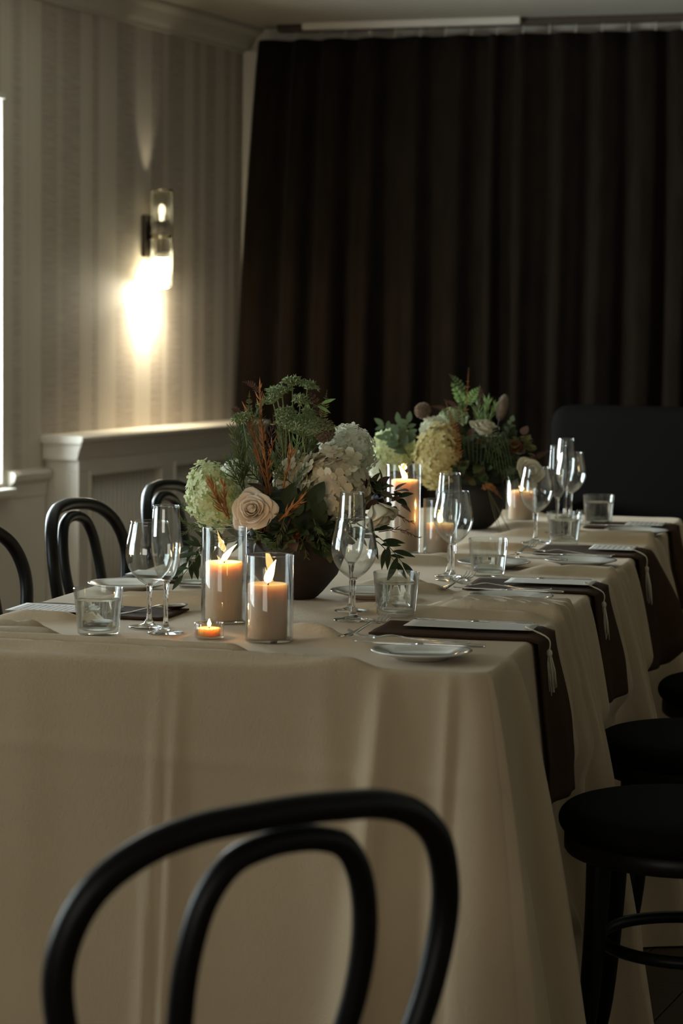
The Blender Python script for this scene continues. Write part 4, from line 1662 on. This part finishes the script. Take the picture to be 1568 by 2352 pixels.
    def filler(self, c, rad, n, mats, sizes, kinds=('oval', 'lance', 'wide')):
        """loose foliage that hides the bowl's rim"""
        for i in range(n):
            z = random.uniform(-0.35, 0.95)
            a = random.uniform(0, 6.283)
            rr = math.sqrt(1 - z * z)
            nn = Vector((rr * math.cos(a), rr * math.sin(a), z))
            p = c + Vector((nn.x * rad[0], nn.y * rad[1], nn.z * rad[2])) * random.uniform(0.55, 0.95)
            d = nn + Vector((random.uniform(-.8, .8), random.uniform(-.8, .8), random.uniform(-.7, .4)))
            self.leaf(random.choice(kinds), random.choice(mats), p, d, nn + Vector((0, -0.4, 0.5)), random.uniform(*sizes))


def inner_mound(b, c, rad):
    rows = []
    for i in range(10):
        z = -1 + 2 * i / 9
        rr = max(0.02, math.sqrt(max(0, 1 - z * z)))
        rows.append([Vector(c) + Vector((rad[0] * rr * math.cos(6.283 * k / 20), rad[1] * rr * math.sin(6.283 * k / 20), rad[2] * z)) * (1 + 0.12 * nz(k, i, 3)) for k in range(20)])
    b.part(MB().grid(rows, closed=True), 'moss_mound', 'foam_dark')


# near bouquet
prof = [(0.0, 0.0), (0.036, 0.0), (0.042, 0.004), (0.052, 0.014), (0.078, 0.045), (0.092, 0.080), (0.096, 0.112), (0.093, 0.114), (0.088, 0.104), (0.0, 0.100)]
b1 = Bouquet(-0.084, 4.46, 'near bouquet in a rust-brown bowl with cream rose, hydrangeas and tall lace flowers', prof, 'bowl_rust')
A1 = b1.at
inner_mound(b1, (0.0, 0.0, 0.135), (0.088, 0.085, 0.075))
b1.hydrangea(A1(487, 1138, -0.03), (0.044, 0.044, 0.062), 430, 0.0092, 'petal_lime', 'pale green panicle hydrangea at the left', tilt=(-0.25, -0.1, 1), cone=0.12)
b1.hydrangea(A1(545, 1098, 0.05), (0.035, 0.035, 0.032), 170, 0.0095, 'petal_white', 'small white hydrangea behind the rose')
b1.hydrangea(A1(765, 1118, -0.02), (0.060, 0.055, 0.066), 210, 0.0185, 'petal_mop', 'large cream and blush mophead hydrangea', name='mophead_hydrangea', rnd=1.0)
b1.hydrangea(A1(690, 1095, 0.03), (0.045, 0.045, 0.040), 120, 0.017, 'petal_mop', 'pale green mophead hydrangea behind', name='mophead_hydrangea', rnd=1.0)
b1.hydrangea(A1(797, 1036, 0.09), (0.053, 0.050, 0.046), 420, 0.0100, 'petal_white', 'white panicle hydrangea at the back right', tilt=(0.3, 0, 1), cone=0.1)
b1.rose(A1(580, 1172, -0.085), (-0.10, -1, 0.30), 0.037, 'petal_rose', 'open cream rose at the front')
b1.rose(A1(866, 1165, -0.085), (0.40, -0.30, -0.85), 0.043, 'petal_ivory', 'ivory rose hanging over the right side', n=14, openness=0.25)
b1.rose(A1(600, 1214, -0.085), (-0.3, -1, 0.1), 0.014, 'petal_rust', 'small rust rosebud', n=9, openness=0.3)
b1.rose(A1(681, 1226, -0.095), (0.1, -1, 0.2), 0.013, 'petal_rust', 'small rust rosebud', n=9, openness=0.3)
# tall orange stems
for (pts, n) in (([(622, 1150, -.03), (606, 1040, -.02), (597, 960, 0), (592, 885, .01)], 40), ([(612, 1120, -.02), (585, 1020, 0), (566, 940, .01)], 26),
                 ([(648, 1120, -.05), (662, 1060, -.05), (668, 1030, -.05)], 22), ([(640, 1195, -.10), (668, 1165, -.11), (695, 1140, -.11)], 22),
                 ([(520, 1185, -.09), (495, 1140, -.09), (478, 1100, -.09)], 34), ([(525, 1190, -.085), (515, 1150, -.09), (512, 1110, -.09)], 22), ([(610, 1180, -.03), (616, 1090, .0), (625, 1010, .02)], 22)):
    b1.feather([A1(*p) for p in pts], n, 0.019, 0.0017, 'leaf_orange', 'orange_stem', 'rust-orange leafy stem', r=0.0021, ang=0.55, taper=0.3)
# green grevillea-like and rosemary-like sprays
for (pts, n, ln, m) in (([(560, 1120, 0), (552, 1040, .0), (548, 960, .01)], 90, 0.026, 'leaf_mid'), ([(590, 1100, .02), (575, 1010, .02), (560, 950, .03)], 80, 0.026, 'leaf_sage'),
                        ([(560, 1130, -.03), (540, 1090, -.04), (526, 1050, -.04)], 46, 0.024, 'leaf_mid'), ([(640, 1090, .02), (646, 1010, .02), (640, 950, .03)], 60, 0.020, 'leaf_olive'),
                        ([(670, 1110, -.04), (640, 1080, -.05), (625, 1045, -.05)], 44, 0.018, 'leaf_mid'), ([(665, 1140, -.06), (680, 1100, -.07), (700, 1070, -.06)], 44, 0.016, 'leaf_sage'),
                        ([(600, 1100, 0), (612, 1020, .01), (640, 940, .02)], 50, 0.020, 'leaf_brown'), ([(640, 1090, .04), (700, 1010, .05), (722, 960, .05)], 50, 0.016, 'leaf_olive'),
                        ([(560, 1110, .03), (570, 1000, .05), (590, 930, .05)], 70, 0.024, 'leaf_mid'), ([(690, 1090, .03), (715, 1030, .03), (720, 985, .03)], 80, 0.022, 'leaf_mid')):
    b1.feather([A1(*p) for p in pts], int(n * 1.5), ln, 0.0010, m, 'feathery_stem')
for (pts, n, ln, m) in (([(600, 1110, 0), (588, 1030, .0), (600, 955, .0)], 60, 0.020, 'leaf_olive'), ([(660, 1100, .01), (690, 1040, .01), (735, 990, .01)], 50, 0.018, 'leaf_mid'),
                        ([(610, 1120, .01), (560, 1060, .0), (530, 1000, .0)], 60, 0.022, 'leaf_mid'), ([(560, 1120, .0), (545, 1040, -.01), (530, 975, -.01)], 50, 0.020, 'leaf_olive'),
                        ([(690, 1110, .02), (745, 1050, .02), (760, 1020, .02)], 40, 0.016, 'leaf_olive'), ([(630, 1120, -.02), (632, 1060, -.03), (640, 990, -.02)], 50, 0.018, 'leaf_sage'),
                        ([(640, 1110, .02), (670, 1040, .02), (690, 960, .02)], 60, 0.018, 'leaf_fresh'), ([(655, 1180, -.1), (640, 1230, -.11), (620, 1262, -.115)], 40, 0.014, 'leaf_olive'),
                        ([(720, 1190, -.1), (735, 1235, -.11), (750, 1268, -.11)], 40, 0.014, 'leaf_mid'), ([(575, 1210, -.1), (610, 1240, -.115), (640, 1262, -.12)], 40, 0.014, 'leaf_mid')):
    b1.feather([A1(*p) for p in pts], n, ln, 0.0011, m, 'feathery_stem')
b1.filler(A1(690, 1238, -0.085), (0.080, 0.020, 0.022), 46, ('leaf_dark', 'leaf_dark', 'leaf_mid', 'leaf_brown'), (0.020, 0.034))
# lace flowers
for (fx, fy, tx, ty, b, r, axs) in ((650, 1120, 645, 905, .02, .016, (-.2, -.2, 1)), (655, 1120, 668, 885, .03, .018, (0, -.2, 1)), (660, 1110, 702, 893, .02, .017, (.3, -.2, 1)), (660, 1110, 686, 925, .0, .016, (.3, -.4, .8)),
                                   (650, 1110, 625, 925, .01, .018, (-.4, -.2, .9)), (660, 1110, 655, 952, .0, .016, (-.1, -.5, .8)), (665, 1110, 703, 952, .02, .012, (.3, -.3, .9)), (655, 1110, 632, 905, .04, .016, (-.3, 0, 1)),
                                   (560, 1100, 556, 968, .0, .018, (-.3, -.1, 1))):
    b1.umbel(A1(fx, fy, 0), A1(tx, ty, b), axs, r, r * 0.9, 16, 'umbel_green', None, dots=14, dot=0.0030, dome=0.45)
b1.umbel(A1(690, 1100, 0), A1(692, 1000, 0.0), (0.10, -0.25, 1), 0.056, 0.050, 70, 'umbel_green', 'large flat green lace flower', dots=14, dot=0.0021, dome=0.12)
b1.fern([A1(722, 1000, .03), A1(738, 955, .03), A1(748, 892, .03)], 16, 0.013, 'leaf_olive', 'olive fern tip')
b1.fern([A1(722, 990, .03), A1(725, 925, .03), A1(700, 893, .03)], 14, 0.011, 'leaf_brown')
b1.fern([A1(572, 1000, .02), A1(569, 940, .02), A1(570, 895, .02)], 16, 0.010, 'leaf_olive')
b1.fern([A1(592, 900, .01), A1(575, 880, .01), A1(552, 874, .01)], 12, 0.008, 'leaf_brown')
b1.fern([A1(548, 950, .0), A1(540, 938, .0), A1(528, 937, .0)], 10, 0.008, 'leaf_brown')
b1.sprig([A1(700, 960, .02), A1(715, 935, .02), A1(735, 925, .02)], 'lance', 'leaf_fresh', 2, 0.035, label='narrow green blade pointing right')
b1.spiky(A1(742, 990, 0.0), (0.0165, 0.0165, 0.0165), 90, 0.004, 0.0026, 'pod_brown', 'scabiosa_pod', 'round papery brown seed pod', (0.1, -0.5, 0.5), [A1(735, 1080, 0.02), A1(740, 1030, 0.01)], flare=1.1)
b1.spiky(A1(799, 1045, 0.035), (0.0105, 0.0105, 0.0145), 160, 0.0035, 0.0011, 'thistle_grey', 'thistle', 'grey-green thistle head before the white hydrangea', (0.2, -0.2, 1), [A1(765, 1075, 0.03), A1(780, 1060, 0.03)])
b1.feather([A1(793, 1056, .033), A1(796, 1052, .03)], 16, 0.017, 0.0006, 'thistle_grey', 'thistle_bracts', ang=1.4, start=0, taper=0)
# dark leaves and trailing sprigs
b1.filler(Vector((0, 0, 0.135)), (0.125, 0.10, 0.075), 120, ('leaf_dark', 'leaf_dark', 'leaf_mid', 'leaf_brown'), (0.025, 0.045))
b1.filler(Vector((0.02, -0.06, 0.115)), (0.105, 0.05, 0.05), 60, ('leaf_dark', 'leaf_dark', 'leaf_olive', 'leaf_mid'), (0.022, 0.04))
for (pts, n, sz) in (([(600, 1230, -.06), (500, 1235, -.05), (435, 1255, -.04)], 9, 0.045), ([(540, 1235, -.06), (470, 1250, -.06), (430, 1290, -.06)], 7, 0.050), ([(540, 1240, -.07), (470, 1260, -.08), (420, 1320, -.08)], 6, 0.045),
                     ([(820, 1200, -.03), (880, 1240, -.05), (925, 1290, -.05)], 6, 0.062), ([(810, 1210, -.02), (870, 1245, -.03), (905, 1285, -.03)], 5, 0.055)):
    b1.sprig([A1(*p) for p in pts], 'lance', 'leaf_dark', n, sz, label='trailing dark green leaves')
for (pts, n) in (([(520, 1190, 0), (450, 1180, .02), (408, 1150, .02)], 50), ([(510, 1210, 0), (450, 1210, .01), (415, 1190, .01)], 50), ([(520, 1200, .02), (460, 1200, .03), (420, 1225, .03)], 40)):
    b1.feather([A1(*p) for p in pts], n, 0.014, 0.0008, 'leaf_mid', 'feathery_stem')
for p in ((700, 1152, -.085), (715, 1135, -.09), (672, 1165, -.09), (740, 1185, -.08), (655, 1140, -.07), (735, 1165, -.09)):
    b1.leaf('wide', 'leaf_dark', A1(p[0], p[1] + 20, p[2]), Vector((random.uniform(-.3, .6), -0.3, 1)), Vector((0, -1, 0.2)), 0.045)
b1.filler(A1(845, 1130, 0.0), (0.035, 0.03, 0.03), 26, ('leaf_brown', 'leaf_brown', 'leaf_olive', 'leaf_dark'), (0.018, 0.034), ('wide', 'oval'))
b1.filler(A1(895, 1150, -0.01), (0.028, 0.03, 0.035), 22, ('leaf_brown', 'leaf_brown', 'leaf_dark'), (0.018, 0.034), ('wide', 'oval'))
b1.hydrangea(A1(828, 1122, 0.0), (0.022, 0.022, 0.022), 120, 0.007, 'leaf_brown', 'dried brown flower head', name='dried_flower_head')
for pts in (([(700, 1230, -.1), (690, 1250, -.1), (672, 1268, -.1)]), ([(690, 1235, -.1), (700, 1255, -.1), (705, 1280, -.1)]), ([(600, 1225, -.1), (590, 1240, -.1), (570, 1240, -.1)]), ([(880, 1160, -.05), (910, 1180, -.05), (950, 1200, -.05)]), ([(870, 1220, -.05), (920, 1215, -.05), (965, 1235, -.05)])):
    b1.feather([A1(*p) for p in pts], 26, 0.012, 0.0009, 'leaf_olive' if pts[0][0] < 800 else 'leaf_brown', 'feathery_stem')

# far bouquet
prof = [(0.0, 0.0), (0.040, 0.0), (0.052, 0.006), (0.072, 0.028), (0.084, 0.058), (0.087, 0.088), (0.082, 0.112), (0.079, 0.112), (0.079, 0.100), (0.0, 0.098)]
b2 = Bouquet(0.322, 6.02, 'far bouquet in a round dark bowl with yellow hydrangea and upright fern', prof, 'bowl_dark')
A2 = b2.at
inner_mound(b2, (0.0, 0.0, 0.145), (0.085, 0.085, 0.085))
b2.hydrangea(A2(1003, 1045, -0.06), (0.054, 0.052, 0.076), 480, 0.0115, 'petal_yellow', 'large yellow-cream panicle hydrangea', tilt=(0.12, -0.1, 1), cone=0.05)
b2.hydrangea(A2(998, 985, -0.03), (0.036, 0.036, 0.030), 150, 0.0110, 'petal_white', 'white crown of florets above the yellow hydrangea')
b2.hydrangea(A2(903, 1030, 0.02), (0.055, 0.050, 0.048), 360, 0.0105, 'petal_lime', 'greenish-white panicle hydrangea at the far left')
b2.hydrangea(A2(870, 1070, 0.02), (0.025, 0.03, 0.035), 120, 0.0100, 'petal_white', 'small white hydrangea low on the left')
b2.hydrangea(A2(1040, 957, 0.02), (0.035, 0.03, 0.025), 220, 0.0045, 'umbel_green', 'green bud cluster', name='bud_cluster')
b2.rose(A2(1108, 992, -0.02), (0.2, -0.35, 0.9), 0.040, 'petal_ivory', 'white rose on top of the far bouquet', n=16, openness=0.6)
b2.rose(A2(1212, 1085, -0.10), (0.30, -0.90, 0.25), 0.040, 'petal_ivory', 'white rose facing right on the far bouquet', n=16, openness=0.5)
b2.rose(A2(1180, 1025, -0.06), (0.2, -1, 0.3), 0.018, 'petal_rust', 'small rust flower', n=9, openness=0.4)
b2.filler(Vector((0.015, -0.015, 0.165)), (0.125, 0.095, 0.105), 150, ('leaf_dark', 'leaf_dark', 'leaf_dark', 'leaf_brown', 'leaf_mid'), (0.022, 0.042), ('oval', 'wide', 'round'))
b2.filler(A2(1135, 1075, -0.07), (0.065, 0.035, 0.075), 90, ('leaf_dark', 'leaf_mid', 'leaf_dark', 'leaf_sage'), (0.016, 0.028), ('round', 'wide'))
b2.filler(A2(1190, 1030, -0.03), (0.028, 0.03, 0.045), 30, ('leaf_olive', 'leaf_olive', 'leaf_brown'), (0.02, 0.032), ('round', 'wide'))
b2.filler(A2(1050, 1090, -0.08), (0.035, 0.03, 0.035), 30, ('leaf_brown', 'leaf_olive', 'leaf_dark'), (0.018, 0.03), ('round', 'wide'))
b2.spiky(A2(968, 941, -0.02), (0.0165, 0.0165, 0.0165), 90, 0.004, 0.0026, 'pod_brown', 'scabiosa_pod', 'round papery seed pod left of the fern', (-0.2, -0.8, 0.3), [A2(1010, 1010, -.01), A2(985, 970, -.02)], flare=1.1)
b2.spiky(A2(1150, 935, -0.02), (0.0105, 0.0105, 0.030), 420, 0.006, 0.0007, 'pod_brown', 'bunny_tail', 'furry brown grass head', (0.22, 0, 1), [A2(1130, 1010, 0), A2(1138, 985, -.01)])
b2.fern([A2(1062, 1000, 0), A2(1068, 920, 0), A2(1072, 842, 0)], 10, 0.010, 'leaf_orange', 'orange fern tip')
b2.fern([A2(1064, 930, 0), A2(1050, 905, 0), A2(1032, 874, 0)], 16, 0.017, 'leaf_fresh', 'upright green fern frond')
b2.fern([A2(1066, 905, 0), A2(1048, 875, 0), A2(1026, 856, 0)], 14, 0.012, 'leaf_mid')
b2.fern([A2(1068, 930, 0), A2(1082, 905, 0), A2(1100, 884, 0)], 14, 0.016, 'leaf_fresh', 'upright green fern frond')
b2.fern([A2(1064, 960, 0), A2(1058, 930, 0), A2(1050, 905, -.01)], 12, 0.014, 'leaf_mid')
b2.fern([A2(1055, 1075, -.1), A2(1045, 990, -.09), A2(1020, 920, -.05)], 30, 0.013, 'leaf_orange', 'rust-coloured arching fern')
b2.fern([A2(1050, 990, -.06), A2(1020, 940, -.06), A2(985, 930, -.06)], 22, 0.011, 'leaf_brown')
b2.fern([A2(1055, 1000, -.06), A2(1045, 935, -.05), A2(1015, 915, -.05)], 22, 0.011, 'leaf_brown')
b2.fern([A2(1085, 960, 0), A2(1100, 910, 0), A2(1098, 878, 0)], 16, 0.009, 'leaf_brown')
b2.fern([A2(1105, 1120, -.1), A2(1125, 1115, -.11), A2(1155, 1145, -.11)], 20, 0.011, 'leaf_orange', 'rust fern drooping over the bowl')
b2.fern([A2(1190, 1080, -.08), A2(1215, 1055, -.08), A2(1245, 1075, -.08)], 18, 0.012, 'leaf_olive')
b2.fern([A2(1200, 1060, .02), A2(1235, 1045, .02), A2(1275, 1025, .02)], 18, 0.011, 'leaf_brown')
for pts in ([(1105, 1000, 0), (1112, 950, 0), (1115, 915, 0)], [(1110, 1000, 0), (1122, 955, -.01), (1135, 925, -.01)], [(1100, 1000, .01), (1098, 960, .01), (1092, 925, .01)]):
    b2.feather([A2(*p) for p in pts], 60, 0.026, 0.0009, 'leaf_fresh', 'dill_stem', 'feathery green dill', ang=0.7)
b2.sprig([A2(1150, 1020, -.02), A2(1165, 990, -.02), A2(1172, 965, -.02)], 'round', 'leaf_sage', 5, 0.020, label='small sprig of pale leaves')
for (pts, n) in (([(930, 1040, -.03), (905, 1000, -.03), (878, 975, -.03)], 7), ([(930, 1040, -.02), (930, 1000, -.02), (935, 968, -.02)], 7), ([(940, 1050, -.05), (915, 1015, -.06), (885, 1005, -.06)], 6), ([(930, 1040, -.0), (915, 1000, -.0), (912, 970, .0)], 6)):
    b2.sprig([A2(*p) for p in pts], 'oval', 'leaf_sage', n, 0.036, label='sage green eucalyptus sprig')
for i in range(9):
    x0 = 1070 + i * 8
    b2.part(MB().tube(spline([A2(x0, 1060, -.09), A2(x0 - 5 + i * 3, 1005 - i * 2, -.11), A2(x0 + 35, 1000 + i * 5, -.12), A2(x0 + 50, 1060 + i * 8, -.12)], 8), 0.0009, n=4), 'grass_blade', 'leaf_mid')
for (ex, ey) in ((1165, 1265), (1150, 1230), (1180, 1235), (1190, 1250)):
    b2.part(MB().tube(spline([A2(1120, 1120, -.09), A2(1130 + (ex - 1150) * .3, 1160, -.12), A2(ex, ey, -.15)], 8), 0.0008, n=4), 'grass_blade', 'leaf_olive')
